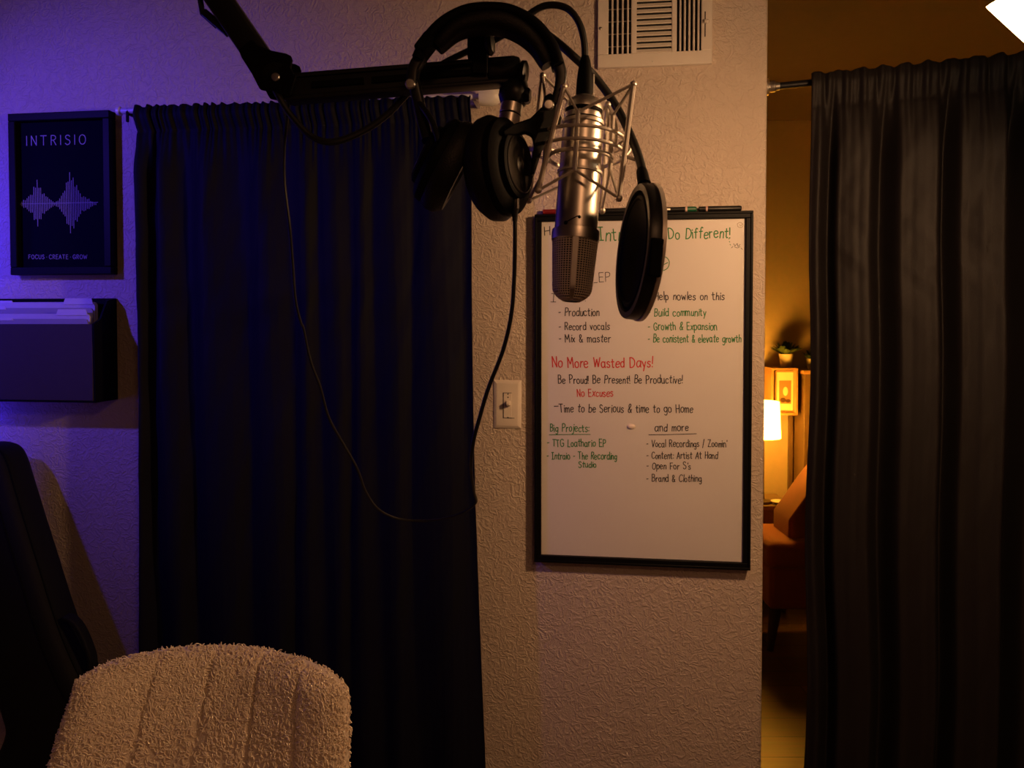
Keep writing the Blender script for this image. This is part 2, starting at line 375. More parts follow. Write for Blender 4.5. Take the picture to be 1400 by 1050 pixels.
mb = MB(); mb.bx((-3.2, -2.4, H), (3.8, 4.1, H + .08)); struct('ceiling', mb, M['ceil'])
mb = MB(); mb.bx((-.58, 3.836, 0), (3.48, 3.849, .10)); struct('baseboard_far', mb, M['white'], bevel=.003)

# ------------------------------------------------------------------ framed poster
def wall_box(mb, px0, py0, px1, py1, o0, o1, z=None):
    a = W(px0, py1, o1); b = W(px1, py0, o1); mb.bx((a.x, -o0, a.z), (b.x, -o1, b.z)); return a, b
def framed(mb, a, b, fw, d0, d1):
    mb.bx((a.x, -d0, a.z), (b.x, -d1, a.z + fw)); mb.bx((a.x, -d0, b.z - fw), (b.x, -d1, b.z))
    mb.bx((a.x, -d0, a.z + fw), (a.x + fw, -d1, b.z - fw)); mb.bx((b.x - fw, -d0, a.z + fw), (b.x, -d1, b.z - fw))
a = W(14, 376, .026); b = W(149, 150, .026)
fr = wall_frame(((a.x + b.x) / 2, 0, a.z))
t = thing('framed_poster', 'black framed dark poster with a pale sound wave above the wall file box', 'poster', fr)
mb = MB(WM); framed(mb, a, b, .019, .001, .026); obj('frame', mb, M['bframe'], t, bevel=.002)
mb = MB(WM); mb.bx((a.x + .018, -.003, a.z + .018), (b.x - .018, -.011, b.z - .018)); pr = obj('print', mb, M['poster'], t)
mb = MB(WM)
write_px(mb, "|NTR|S|O", 36, 199, 117, 197, 14, .0021, .0115, gap=4.4)
obj('title_lettering', mb, M['pink'], pr)
mb = MB(WM)
write_px(mb, "FOCUS * CREATE * GROW", 39, 354, 119, 354, 6.2, .0013, .0115, gap=2.6, space=3)
obj('motto_lettering', mb, M['pink'], pr)
mb = MB(WM); rnd = random.Random(3)
env = [(22, 1), (27, 2), (36, 8), (44, 16), (51, 32), (56, 22), (62, 12), (70, 6), (75, 2), (80, 6), (88, 18), (94, 36), (97, 43), (104, 26), (112, 13), (122, 7), (128, 2), (133, 1)]
x = 23.0
while x < 133:
    for (xa, ha), (xb, hb) in zip(env, env[1:]):
        if xa <= x <= xb:
            h = ha + (hb - ha) * (x - xa) / (xb - xa)
    h *= rnd.uniform(.86, 1.08) if int(x * 3) % 2 else rnd.uniform(.7, .95)
    c = W(x, 279, .0115); k = 1.83 / F
    mb.bx((c.x - .0007, -.0112, c.z - h * .92 * k), (c.x + .0007, -.0118, c.z + h * k)); x += 2.35
c0 = W(21, 279, .0115); c1 = W(134, 278, .0115); mb.bx((c0.x, -.0112, c0.z - .0006), (c1.x, -.0118, c0.z + .0006))
obj('sound_wave_print', mb, M['pink'], pr)

# ------------------------------------------------------------------ wall file box and folders
a = W(-52, 546, .085); b = W(126, 443, .085)
fr = wall_frame(((a.x + b.x) / 2, 0, a.z))
t = thing('wall_file_box', 'dark wall file box full of folders hanging below the poster', 'file holder', fr)
br_ = W(150, 550, .0); tr_ = W(147, 408, .0)
x1 = b.x + .004; x0 = a.x
zb = a.z; zf = b.z; zt = tr_.z
mb = MB(WM); mb.bx((x0, -.078, zb), (b.x, -.085, zf)); obj('front_panel', mb, M['pocket'], t, bevel=.002)
mb = MB(WM); mb.bx((x0, -.001, zb - .004), (x1, -.006, zt)); obj('back_panel', mb, M['matte'], t, bevel=.001)
def sidep(mb, xa, xb):
    pts = [(-.001, zb - .004), (-.083, zb - .004), (-.085, zf), (-.060, zf + .012), (-.035, zt - .006), (-.001, zt)]
    n = len(pts)
    mb._add([(xa, y, z) for y, z in pts] + [(xb, y, z) for y, z in pts], [tuple(range(n)), tuple(range(2 * n - 1, n - 1, -1))] + [(i, i + n, (i + 1) % n + n, (i + 1) % n) for i in range(n)])
mb = MB(WM); sidep(mb, b.x - .001, x1); obj('side_panel', mb, M['matte'], t)
mb = MB(WM); sidep(mb, x0 - .004, x0); obj('side_panel', mb, M['matte'], t)
mb = MB(WM); mb.bx((x0, -.001, zb - .004), (x1 - .005, -.084, zb)); obj('bottom_panel', mb, M['matte'], t)
def folder(i, off, xr, ztop, tabx0, tabx1, tabh, m, label):
    pts = [(x0 + .01, zb + .006), (xr, zb + .006), (xr, ztop - .008), (xr - .003, ztop - .002), (xr - .010, ztop), (x0 + .01, ztop)]
    mb = MB(WM); mb.prism(pts, -off, -off - .0035)
    o = obj('file_folder', mb, m, None, frame=wall_frame((x0 + .15, -off, zb + .006))); tag(o, label, 'folder', 'folders in the wall file box')
    mb = MB(WM); mb.prism([(tabx0, ztop - .004), (tabx1, ztop - .004), (tabx1 - .004, ztop + tabh), (tabx0 + .006, ztop + tabh)], -off - .0032, -off - .0048)
    obj('tab', mb, M['tab'], o)
def X(px, off): return W(px, 420, off).x
def Z(py, off): return W(100, py, off).z
folder(0, .014, X(134, .014), Z(413, .014), X(-36, .014), X(20, .014), .004, M['paper'], 'rear white folder standing tallest against the wall in the file box')
folder(1, .026, X(131, .026), Z(414, .026), X(88, .026), X(129, .026), .011, M['paper'], 'tall white folder with a wide tab at its right end in the file box')
folder(2, .040, X(128, .040), Z(421, .040), X(-30, .040), X(10, .040), .004, M['paper2'], 'middle greyer folder between the white ones in the file box')
folder(3, .054, X(124, .054), Z(429, .054), X(78, .054), X(121, .054), .011, M['paper'], 'lower white folder with a raised tab just behind the front folder')
folder(4, .068, X(121, .068), Z(436, .068), X(-34, .068), X(20, .068), .003, M['paper2'], 'front folder lying lowest just above the box front')

# ------------------------------------------------------------------ curtains
def fbm(x, k): return math.sin(x * 1.7 + k) * .5 + math.sin(x * 3.1 + k * 2.3) * .3 + math.sin(x * 5.7 + k * .7) * .2
def cosi(kn, x):
    if x <= kn[0][0]: return kn[0][1]
    for (a, va), (b, vb) in zip(kn, kn[1:]):
        if x <= b:
            s = (x - a) / (b - a); s = s * s * (3 - 2 * s); return va + (vb - va) * s
    return kn[-1][1]
LT = W(182, 147, .085); LB = W(195, 900, .085); RT = W(640, 133, .085); RB = W(660, 1000, .085)
ztop_l = LT.z + .004; zbot = .04
rod_z = (LT.z + RT.z) / 2 - .022
fr = wall_frame(((LT.x + RT.x) / 2, -.085, zbot))
def left_c(s, tt):
    z = ztop_l + (zbot - ztop_l) * tt ** 1.35
    z0 = LT.z + (RT.z - LT.z) * s; z += (z0 - LT.z) * (1 - tt)
    d = ztop_l - z
    kz = min(1, d / 1.28)
    xl = LT.x + (LB.x - LT.x) * min(1.3, d / 1.3) + .008 * min(1, d / .10); xr = RT.x + (RB.x - RT.x) * min(1.3, d / 1.45)
    x = xl + (xr - xl) * s + .006 * math.sin(40 * s + 3 * d)
    drop = min(1, max(0, (d - .01) / .16)); drop = drop * drop * (3 - 2 * drop)
    ph = 2 * math.pi * (9 * s + .34 * math.sin(9.5 * s + .5) + .10 * math.sin(2.2 * d + 7 * s))
    big = .5 + .5 * math.sin(ph); big = big ** .8
    amp = .027 * (.75 + .35 * math.sin(5.3 * s + 1.2)) * drop
    ruf = (.0030 * math.sin(2 * math.pi * 33 * s + 2.1 * math.sin(13 * s)) + .0022 * math.sin(2 * math.pi * 61 * s)) * (1 - drop * .95)
    pocket = .014 * math.exp(-((d - .022) / .022) ** 2)
    seam = -.004 * math.exp(-((d - .058) / .006) ** 2)
    cre = .0018 * fbm(26 * s + 9 * d, 1.3) * drop + .0012 * math.sin(60 * d + 15 * s) * math.exp(-((d - .45) / .1) ** 2)
    z += .003 * math.sin(2 * math.pi * 33 * s) * math.exp(-d / .01)
    return (x, -(.074 + amp * big + ruf + pocket + seam + cre), z)
mb = MB(WM); mb.grid(left_c, 420, 130)
cl = obj('door_curtain', mb, M['curtain'], None, frame=fr, angle=180, solid=.0022); tag(cl, 'dark navy curtain hanging over the doorway left of the light switch', 'curtain')
# rod of the left curtain
rl = W(166, 152, .062); rr = W(676, 131, .062)
t = thing('curtain_rod', 'thin white curtain rod with a white cup end above the left curtain', 'curtain rod', wall_frame((LT.x, -.085, rl.z)))
ry = -.062
mb = MB(WM); mb.tube([(rl.x, ry, rl.z), (rr.x - .02, ry, rr.z)], .0065, 12); obj('rod', mb, M['white'], t)
mb = MB(WM); mb.lathe((rr.x - .034, ry, rr.z - .001), (1, 0, 0), [(.004, 0), (.019, .001), (.0205, .012), (.0205, .031), (.019, .038), (.012, .049), (.009, .051)], 24); obj('end_cup', mb, M['white'], t)
mb = MB(WM); mb.lathe((rl.x - .012, ry, rl.z), (1, 0, 0), [(.006, 0), (.0105, .003), (.0105, .010), (.007, .014), (.007, .03)], 16); obj('end_cap', mb, M['white'], t)
mb = MB(WM); mb.box((rl.x + .018, -.030, rl.z - .004), (.008, .060, .010)); mb.box((rl.x + .018, -.002, rl.z - .008), (.022, .004, .05)); mb.box((rl.x + .018, -.066, rl.z - .014), (.005, .005, .026)); obj('bracket', mb, M['matte'], t)
mb = MB(WM); mb.box((rr.x - .045, -.030, rr.z - .004), (.008, .060, .010)); obj('bracket', mb, M['white'], t)

# right curtain, on a rod across the opening
kn = [(1095, -.006), (1110, .012), (1119, .024), (1135, -.03), (1147, .022), (1172, .032), (1185, .036), (1206, -.046), (1230, .026), (1260, .036), (1273, .040), (1292, -.048), (1308, .024), (1345, .038), (1361, .044), (1381, -.05), (1402, .018), (1440, .036), (1470, -.045), (1500, .030), (1540, -.02), (1580, .03), (1640, -.02), (1700, .03), (1800, -.01)]
qa = Q(1109, 105); rz = Q(1052, 119).z
xa = qa.x; xb = .985
cz = qa.z
qpx = [(px, Q(px, 300).x) for px in range(1090, 2400, 10)]
def topx(x):
    for (pa, ua), (pb, ub) in zip(qpx, qpx[1:]):
        if ua <= x <= ub: return pa + (pb - pa) * (x - ua) / (ub - ua)
    return 2400
def right_c(s, tt):
    x = xa + (xb - xa) * s; z = cz + (zbot - cz) * tt ** 1.3; d = cz - z
    px = topx(x) + 5 * math.sin(1.7 * d + x * 9) * min(1, d)
    drop = min(1, max(0, (d - .005) / .20)); drop = drop * drop * (3 - 2 * drop)
    v = cosi(kn, px) * (.03 + .97 * drop)
    ruf = (.0035 * math.sin(2 * math.pi * 26 * s + 1.4 * math.sin(17 * s)) + .0025 * math.sin(2 * math.pi * 53 * s + 1)) * (1 - drop * .9)
    pocket = .010 * math.exp(-((d - .022) / .022) ** 2)
    seam = -.0035 * math.exp(-((d - .072) / .004) ** 2)
    cre = .0016 * fbm(30 * x + 14 * d, 2.1) + .0018 * fbm(22 * d - 25 * x, .4) * math.exp(-((d - .38) / .16) ** 2) + .0022 * math.sin(35 * d + 22 * x) * math.exp(-((d - .36) / .05) ** 2) * math.sin(31 * x)
    z += .003 * math.sin(2 * math.pi * 21 * s) * math.exp(-d / .01)
    x += .004 * math.sin(9 * d + 2) * min(1, d * 2) * (1 - s)
    return (x, -(.016 + v + ruf + pocket + seam + cre), z)
mb = MB(RM); mb.grid(right_c, 360, 150)
cr = obj('opening_curtain', mb, M['curtain2'], None, frame=RM @ Matrix.Translation((xa, 0, zbot)), angle=180, solid=.0022); tag(cr, 'dark charcoal curtain drawn across the opening to the lamp-lit room', 'curtain')
t = thing('tension_rod', 'dark tension rod across the opening carrying the charcoal curtain', 'curtain rod', RM @ Matrix.Translation((0, 0, rz)))
mb = MB(RM); mb.tube([(.012, 0, rz), (1.0, 0, rz)], .0075, 14); obj('rod', mb, M['black'], t)
for xx, dr in ((-.006, 1), (1.016, -1)):
    mb = MB(RM); mb.lathe((xx, 0, rz), (dr, 0, 0), [(.012, 0), (.0185, .001), (.0185, .004), (.011, .006), (.0125, .010), (.0125, .018), (.009, .020), (.009, .028)], 20)
    obj('end_cap', mb, M['chrome'] if dr == 1 else M['black'], t)

# ------------------------------------------------------------------ air vent
a = W(817, 93, .012); b = W(974.5, -34, .012)
t = thing('air_vent', 'white metal air vent with louvers high on the wall above the whiteboard', 'vent', wall_frame(((a.x + b.x) / 2, 0, a.z)))
def vx(px): return W(px, 40, .012).x
zlo = W(880, 72, .012).z; zhi = W(880, -14, .012).z
cols = [(832, 863), (870.5, 918.5), (925.5, 959)]
mb = MB(WM)
mb.bx((a.x, -.004, a.z), (b.x, -.012, zlo)); mb.bx((a.x, -.004, zhi), (b.x, -.012, b.z))
xs = [a.x, vx(832), vx(863), vx(870.5), vx(918.5), vx(925.5), vx(959), b.x]
for k in (0, 2, 4, 6): mb.bx((xs[k], -.004, zlo), (xs[k + 1], -.012, zhi))
mb.bx((a.x, -.0005, a.z), (b.x, -.004, a.z + .004)); mb.bx((a.x, -.0005, b.z - .004), (b.x, -.004, b.z)); mb.bx((a.x, -.0005, a.z), (a.x + .004, -.004, b.z)); mb.bx((b.x - .004, -.0005, a.z), (b.x, -.004, b.z))
obj('face_frame', mb, M['vent'], t, bevel=.0015)
for k in (1, 5):
    mb = MB(WM); n = 4 if k == 1 else 5
    for i in range(n):
        x = xs[k] + (xs[k + 1] - xs[k]) * (i + .75) / (n + .4)
        mb.box((x, -.0085, (zlo + zhi) / 2), (.0042, .009, zhi - zlo))
    obj('vertical_louver', mb, M['vent'], t, bevel=.001)
mb = MB(WM); n = 11
for i in range(n):
    z = zlo + (zhi - zlo) * (i + .35) / n
    mb.box(((xs[3] + xs[4]) / 2, -.0085, z), (xs[4] - xs[3], .0035, .0085), Matrix.Rotation(R(-32), 3, 'X'))
obj('horizontal_louver', mb, M['vent'], t)
mb = MB(WM); mb.bx((xs[1] - .004, -.0006, zlo - .004), (xs[6] + .004, -.0018, zhi + .004)); bk = obj('duct_backing', mb, M['ventdark'], t)
for i in range(5):
    z = zlo + (zhi - zlo) * (i + .7) / 5
    mb = MB(WM); mb.bx((xs[1], -.0018, z - .001), (xs[2], -.003, z + .001)); obj('damper_blade', mb, M['chrome'], bk)
c = W(821, 39, .012); mb = MB(WM); mb.sphere((c.x, -.0122, c.z), .004, 12, 8, (1, .6, 1)); obj('screw', mb, M['chrome'], t)
c = W(892, 84, .012); mb = MB(WM); mb.sphere((c.x, -.0120, c.z), .0016, 10, 6, (1, .5, 1)); obj('screw', mb, M['chrome'], t)
c = W(964, 33, .012); mb = MB(WM); mb.box((c.x, -.0121, c.z), (.0022, .001, .055)); sl = obj('lever_slot', mb, M['ventdark'], t)
mb = MB(WM); mb.box((c.x, -.016, c.z + .004), (.005, .009, .006)); mb.sphere((c.x + .0045, -.014, c.z + .005), .005, 12, 8, (1, .8, 1)); mb.sphere((c.x - .004, -.013, c.z + .004), .003, 10, 6)
obj('damper_lever', mb, M['vent'], t)

# ------------------------------------------------------------------ dimmer switch
a = W(674.5, 586, .007); b = W(712.5, 520, .007)
t = thing('light_switch', 'cream toggle light switch plate between the navy curtain and the whiteboard', 'light switch', wall_frame(((a.x + b.x) / 2, 0, a.z)))
cx, cz2 = (a.x + b.x) / 2, (a.z + b.z) / 2; wx, wz = b.x - a.x, b.z - a.z
mb = MB(WM)
def rr_(x, z, y): return [(cx + sx * x, y, cz2 + sz * z) for sx, sz in ((-1, -1), (1, -1), (1, 1), (-1, 1))]
mb.loft([rr_(wx / 2, wz / 2, -.0005), rr_(wx / 2, wz / 2, -.002), rr_(wx / 2 - .007, wz / 2 - .007, -.0065), rr_(wx / 2 - .010, wz / 2 - .010, -.007)])
obj('cover_plate', mb, M['ivory'], t, bevel=.0012)
mb = MB(WM); mb.box((cx, -.0069, cz2 - .002), (.0205, .0006, .0595)); mb.box((cx + .009, -.0069, cz2 - .0315), (.016, .0006, .0012)); obj('recess', mb, M['ventdark'], t)
mb = MB(WM); mb.box((cx + .001, -.0075, cz2 - .002), (.0185, .0016, .057)); obj('insert', mb, M['ivory'], t, bevel=.0006)
mb = MB(WM)
mb.loft([[(cx + .003 + sx * .0042 * k, y, cz2 + z0 + sz * .0055 * k) for sx, sz in ((-1, -1), (1, -1), (1, 1), (-1, 1))] for y, z0, k in ((-.008, .003, 1.2), (-.016, .004, 1), (-.025, .006, .85))])
obj('toggle', mb, M['ivory'], t, bevel=.0012)
for dz in (.0255, .018, -.029):
    mb = MB(WM); mb.sphere((cx + .002, -.0083, cz2 + dz - .001), .0016, 10, 6, (1, .5, 1)); obj('screw', mb, M['ventdark'], t)

# ------------------------------------------------------------------ whiteboard
WO = .022
a = W(731, 768.5, WO); a2 = W(727.5, 768.5, WO); b = W(1029.5, 288.5, WO)
zt = (W(731, 293, WO).z + W(1031, 288, WO).z) / 2; zbt = (W(729, 769, WO).z + W(1024, 779, WO).z) / 2
ax = (W(733, 293, WO).x + W(728.5, 769, WO).x) / 2; bxx = (W(1031.5, 288, WO).x + W(1024.5, 779, WO).x) / 2
A_, B_ = Vector((ax, 0, zbt)), Vector((bxx, 0, zt))
t = thing('whiteboard', 'black framed whiteboard covered in handwritten plans beside the opening', 'whiteboard', wall_frame(((ax + bxx) / 2, 0, zbt)))
mb = MB(WM); framed(mb, A_, B_, .0155, .001, WO); framed(mb, A_, B_, .006, WO - .001, WO + .0025); obj('frame', mb, M['bframe'], t, bevel=.0015)
mb = MB(WM); mb.bx((ax + .013, -.002, zbt + .013), (bxx - .013, -.013, zt - .013)); bd = obj('writing_surface', mb, M['board'], t)
OFF = .0134
G, Rd, K, Ft = 'G', 'R', 'K', 'F'
INK = {'G': ('green', 'green marker handwriting'), 'R': ('red', 'red marker handwriting'), 'K': ('ink', 'black marker handwriting'), 'F': ('faint', 'faint half-wiped scribble')}
def ink_line(mb, ink, name='handwritten_line'):
    o = obj(name, mb, M[INK[ink][0]], bd); o['label'] = INK[ink][1]
def wr(ink, text, x0, y0, x1, y1, cap, wd=.0020, jit=1, gap=1.7, space=5.5):
    mb = MB(WM); write_px(mb, text, x0, y0, x1, y1, cap, wd, OFF, jit, gap, space); ink_line(mb, ink)
wr(K, "H", 744, 322, 752, 321, 11); wr(G, "Intrsio", 819, 329, 872, 328, 17, .0025); wr(G, "Do Different!", 914, 327, 998, 325, 14, .0025)
wr(K, "a_EP", 803, 387, 834, 385, 12, .0016); wr(K, "I", 753, 413, 760, 413, 11, .0015); wr(K, "!", 799, 412, 801, 412, 11, .0015); wr(K, "...", 770, 413, 790, 413, 10, .0012)
for tx, y, x1 in (("- Production", 432, 819), ("- Record vocals", 451, 833), ("- Mix & master", 468, 835)): wr(K, tx, 764, y, x1, y, 10.5)
wr(K, "Help nowles on this", 895, 410, 990, 410, 10.5)
for tx, y, x1 in (("- Build community", 432, 965), ("- Growth & Expansion", 451, 980), ("- Be conistent & elevate growth", 468, 1013)): wr(G, tx, 886, y, x1, y, 10.5)
wr(Rd, "No More Wasted Days!", 755, 502, 892, 502, 13.5, .0025)
wr(K, "Be Proud! Be Present! Be Productive!", 763, 524, 933, 524, 10.8)
wr(Rd, "No Excuses", 789, 542, 838, 542, 10.5)
wr(K, "-", 757, 560, 763, 560, 10); wr(K, "Time to be Serious & time to go Home", 765, 563.5, 947, 564, 11)
wr(G, "Big Projects:", 752, 590, 805, 590, 10.5); wr(G, "- TTG Loathario EP", 748, 610.5, 828, 610.5, 10); wr(G, "- Intraio - The Recording", 748, 627.5, 843, 628, 9.5); wr(G, "Studio", 791, 639, 815, 639, 8.5)
wr(K, "and more", 895, 589.5, 941, 589, 10.5)
for tx, y, x1 in (("- Vocal Recordings / Zoomin'", 611, 994), ("- Content: Artist At Hand", 627, 981), ("- Open For S's", 641.5, 944), ("- Brand & Clothing", 658.5, 959)): wr(K, tx, 884, y, x1, y, 9.3, .0018)
def scribble(ink, pts, wd, sm=True):
    mb = MB(WM)
    q = [W(x, y, OFF) for x, y in pts]; q = [Vector((p.x, p.z, 0)) for p in q]
    if sm: q = crom(q, 6)
    ribbon(mb, q, wd, lambda p: Vector((p.x, -OFF, p.y)), sm); ink_line(mb, ink, 'pen_stroke')
scribble(G, [(751, 594.5), (780, 594), (807, 594)], .0016); scribble(K, [(887, 594.5), (920, 594), (952, 593)], .0016)
scribble(G, [(898, 356), (903, 351), (911, 352), (915, 358), (913, 366), (906, 370), (899, 368)], .0018)
scribble(G, [(898, 361), (906, 362), (913, 359)], .0018); scribble(Ft, [(1008, 306), (1012, 304), (1016, 307), (1014, 311), (1009, 310), (1008, 306)], .0011); scribble(Ft, [(1011, 307), (1013, 309), (1015, 306)], .001)
scribble(K, [(1003, 333), (1005, 336), (1008, 333), (1009, 337), (1012, 334)], .0011); scribble(K, [(1000, 339), (1002, 337)], .001, False); scribble(K, [(1013, 339), (1015, 341)], .001, False)
scribble(K, [(1004, 337), (1008, 339), (1012, 337)], .001)
for px, py in ((996, 326), (997, 330), (998, 334)): scribble(G, [(px, py), (px + .8, py + 1)], .0014, False)
c = W(863, 583, .014); mb = MB(WM); mb.lathe((c.x, -.0131, c.z), (0, -1, 0), [(.0095, 0), (.0095, .0015), (.007, .004), (.003, .005)], 20, 1, .62)
o = obj('board_magnet', mb, M['magnet'], None, frame=wall_frame((c.x, -.0131, c.z))); tag(o, 'small pale round magnet stuck in the middle of the whiteboard', 'magnet')
# markers lying on the top edge
def marker(px0, px1, cap_px, mbody, mcap, label, band=None, r=.0062):
    pa = W(px0, 285, .012); pb = W(px1, 284, .012); z = zt + r + .0006; y = -.012
    t = thing('marker_pen', label, 'marker', wall_frame(((pa.x + pb.x) / 2, y, zt)), 'markers on the whiteboard frame')
    pc = W(cap_px, 285, .012)
    mb = MB(WM); mb.lathe((pa.x, y, z), (1, 0, 0), [(.004, 0), (r * .92, .001), (r * .92, pc.x - pa.x)], 16); obj('barrel', mb, mbody, t)
    mb = MB(WM); L = pb.x - pc.x; mb.lathe((pc.x, y, z), (1, 0, 0), [(r, 0), (r, L - .003), (r * .8, L)], 16); obj('cap', mb, mcap, t)
    if band:
        mb = MB(WM); q = W(band, 285, .012); mb.lathe((q.x - .0022, y, z), (1, 0, 0), [(r * 1.03, 0), (r * 1.03, .0044)], 16); obj('band', mb, M['mpink'], t)
    if band and px1 - px0 > 60: 
        mb = MB(WM); mb.box((pa.x + .5 * (pc.x - pa.x), y - r * .92, z), (.02, .0008, .004)); obj('print_patch', mb, M['pot'] if False else M['chrome'], t)
marker(742, 800, 775, M['mred'], M['mred'], 'red marker at the left end of the whiteboard top, mostly behind the microphone')
marker(811, 868, 850, M['black'], M['black'], 'plain black marker on the whiteboard top, between microphone and pop filter')
marker(884, 952, 936, M['black'], M['mgreen'], 'black marker with a green cap on the whiteboard top, beside the pop filter', 938)
marker(955, 1013.5, 968, M['black'], M['black'], 'black marker with a pale ring at the right end of the whiteboard top', 966)

# ------------------------------------------------------------------ studio microphone
D = .885
mt = P(799, 137, D + .012); mbm = P(781, 412, D - .012)
mtop = mt; ax_ = (mbm - mtop); ML = ax_.length; ax_.normalize()
k = D / F
t = thing('microphone', 'silver studio microphone hanging head down in front of the whiteboard', 'microphone', T(mbm))
body = [(.006, -.002), (.012, -.0015), (.014, .003), (.019, .006), (.0225, .010), (.0235, .016)]
mb = MB(); mb.lathe(mtop, ax_, [(.008, -.004), (.013, -.003), (.020, .002), (.0232, .008), (.0235, .014)], 40); obj('end_cap', mb, M['steel'], t)
mb = MB()
for h in (.016, .029): mb.lathe(mtop, ax_, [(.021, h - .003), (.0222, h - .002), (.0222, h + .004), (.021, h + .005)], 40)
obj('groove_ring', mb, M['matte'], t)
mb = MB(); mb.lathe(mtop, ax_, [(.0215, .019), (.0236, .0195), (.0236, .0255), (.0215, .026)], 40); obj('collar', mb, M['steel'], t)
hb = ML * (318 - 137) / (412 - 137)
mb = MB(); mb.lathe(mtop, ax_, [(.021, .032), (.0240, .033), (.0252, hb * .6), (.0258, hb - .003), (.0258, hb)], 48); bdy = obj('body', mb, M['steel'], t)
mb = MB(); mb.lathe(mtop, ax_, [(.0258, hb - .002), (.0285, hb - .001), (.0290, hb + .003), (.0286, hb + .0115), (.0270, hb + .013)], 48); obj('head_ring', mb, M['steel'], t)
# grille: core plus crossing wires
hg = hb + .012; GL_ = ML - hg
def gr(f): return (.0272 * (1 - .17 * f) * (1 - max(0, (f - .78) / .22) ** 2.4 * .55))
mb = MB(); mb.lathe(mtop, ax_, [(gr(i / 24) - .0016, hg + GL_ * i / 24) for i in range(25)] + [(.006, ML)], 40); g_ = obj('grille_core', mb, M['matte'], t)
up_ = Vector((0, 1, 0)); aa = up_.cross(ax_).normalized(); bb = ax_.cross(aa).normalized()
def gp(f, th, dr=0): r = gr(f) + dr; return mtop + ax_ * (hg + GL_ * f) + aa * (r * math.cos(th)) + bb * (r * math.sin(th))
mb = MB(); NW = 46
for j in range(NW):
    th = 2 * math.pi * j / NW; mb.tube([gp(i / 16, th, -.0004) for i in range(17)], .00062, 4)
for i in range(1, 27):
    f = i / 27; mb.tube([gp(f, 2 * math.pi * j / 48) for j in range(48)], .00062, 4, closed=True)
for i in range(1, 5): mb.tube([mtop + ax_ * (ML - .0005 + 0) + aa * (gr(1) * (1 - i / 5) * math.cos(2 * math.pi * j / 20)) + bb * (gr(1) * (1 - i / 5) * math.sin(2 * math.pi * j / 20)) for j in range(20)], .0005, 4, closed=True)
obj('grille_mesh', mb, M['grille'], g_)
# front strut of the head basket
def strut(th0):
    mb = MB(); dth = .115; rings = []
    for i in range(18):
        f = min(1, i / 17); rings.append([gp(f, th0 - dth, .0014), gp(f, th0 - dth, -.001), gp(f, th0 + dth, -.001), gp(f, th0 + dth, .0014)])
    mb.loft(rings); return mb
tc_ = (CAM - mbm); th_front = math.atan2(tc_.dot(bb), tc_.dot(aa)) 
obj('basket_strut', strut(th_front - .02), M['steel'], t); obj('basket_strut', strut(th_front + math.pi), M['steel'], t)
def bp_(h, th, r): return mtop + ax_ * h + aa * (r * math.cos(th)) + bb * (r * math.sin(th))
th_l = th_front
# find which way is left in the picture
sgn = 1 if (bp_(.1, th_front + .3, .025) - bp_(.1, th_front, .025)).x < 0 else -1
def dot_(h, dth, r=.0022):
    c = bp_(h, th_front + sgn * dth, .0257); n = (c - (mtop + ax_ * h)).normalized(); m_ = MB(); m_.lathe(c - n * .0005, n, [(r, 0), (r, .001), (r * .6, .0014)], 12); return m_
m_ = dot_(hb - .005, .50, .0025); obj('switch_dot', m_, M['matte'], bdy)
m_ = dot_(hb - .012, -.12, .0019); obj('switch_dot', m_, M['matte'], bdy)
m_ = MB(); m_.tube([bp_(hb - .006 - .007 * i / 6, th_front + sgn * (.45 - .5 * i / 6), .0259) for i in range(7)], .0006, 6); obj('switch_slot', m_, M['matte'], bdy)
# XLR connector and cable
con_top = P(800, 82, D + .012)
t = thing('microphone_cable', 'black microphone cable looping over the headphones and sagging under the arm', 'cable', T(con_top))
ca = (con_top - mtop).normalized()
mb = MB(); mb.lathe(mtop + ca * .001, ca, [(.0095, 0), (.0105, .001), (.0105, .010), (.0098, .024), (.0085, .034), (.0065, .046), (.0045, .052)], 24); cn = obj('connector', mb, M['matte'], t)
mb = MB(); s0 = mtop + ca * .004 + Vector((.0098, -.003, 0)); mb.tube([s0, s0 + ca * .026], .0018, 8); mb.sphere(s0 + ca * .003, .0022, 8, 6); obj('latch', mb, M['chrome'], cn)
Yc = D + .012
path = [(800, 92, Yc), (799, 60, Yc), (792, 32, Yc), (776, 12, Yc + .005), (752, 7, Yc + .01), (730, 15, Yc + .015), (700, 40, Yc + .03), (670, 58, Yc + .055), (640, 70, Yc + .055), (598, 92, Yc + .055), (565, 120, Yc + .05), (530, 156, Yc + .04), (495, 180, Yc + .03), (455, 194, Yc + .02), (425, 186, Yc + .02), (398, 158, Yc + .02), (380, 130, Yc + .02), (372, 112, Yc + .026)]
mb = MB(); mb.tube(crom(PX(path), 8), .0042, 10); obj('cord', mb, M['rubber'], t)

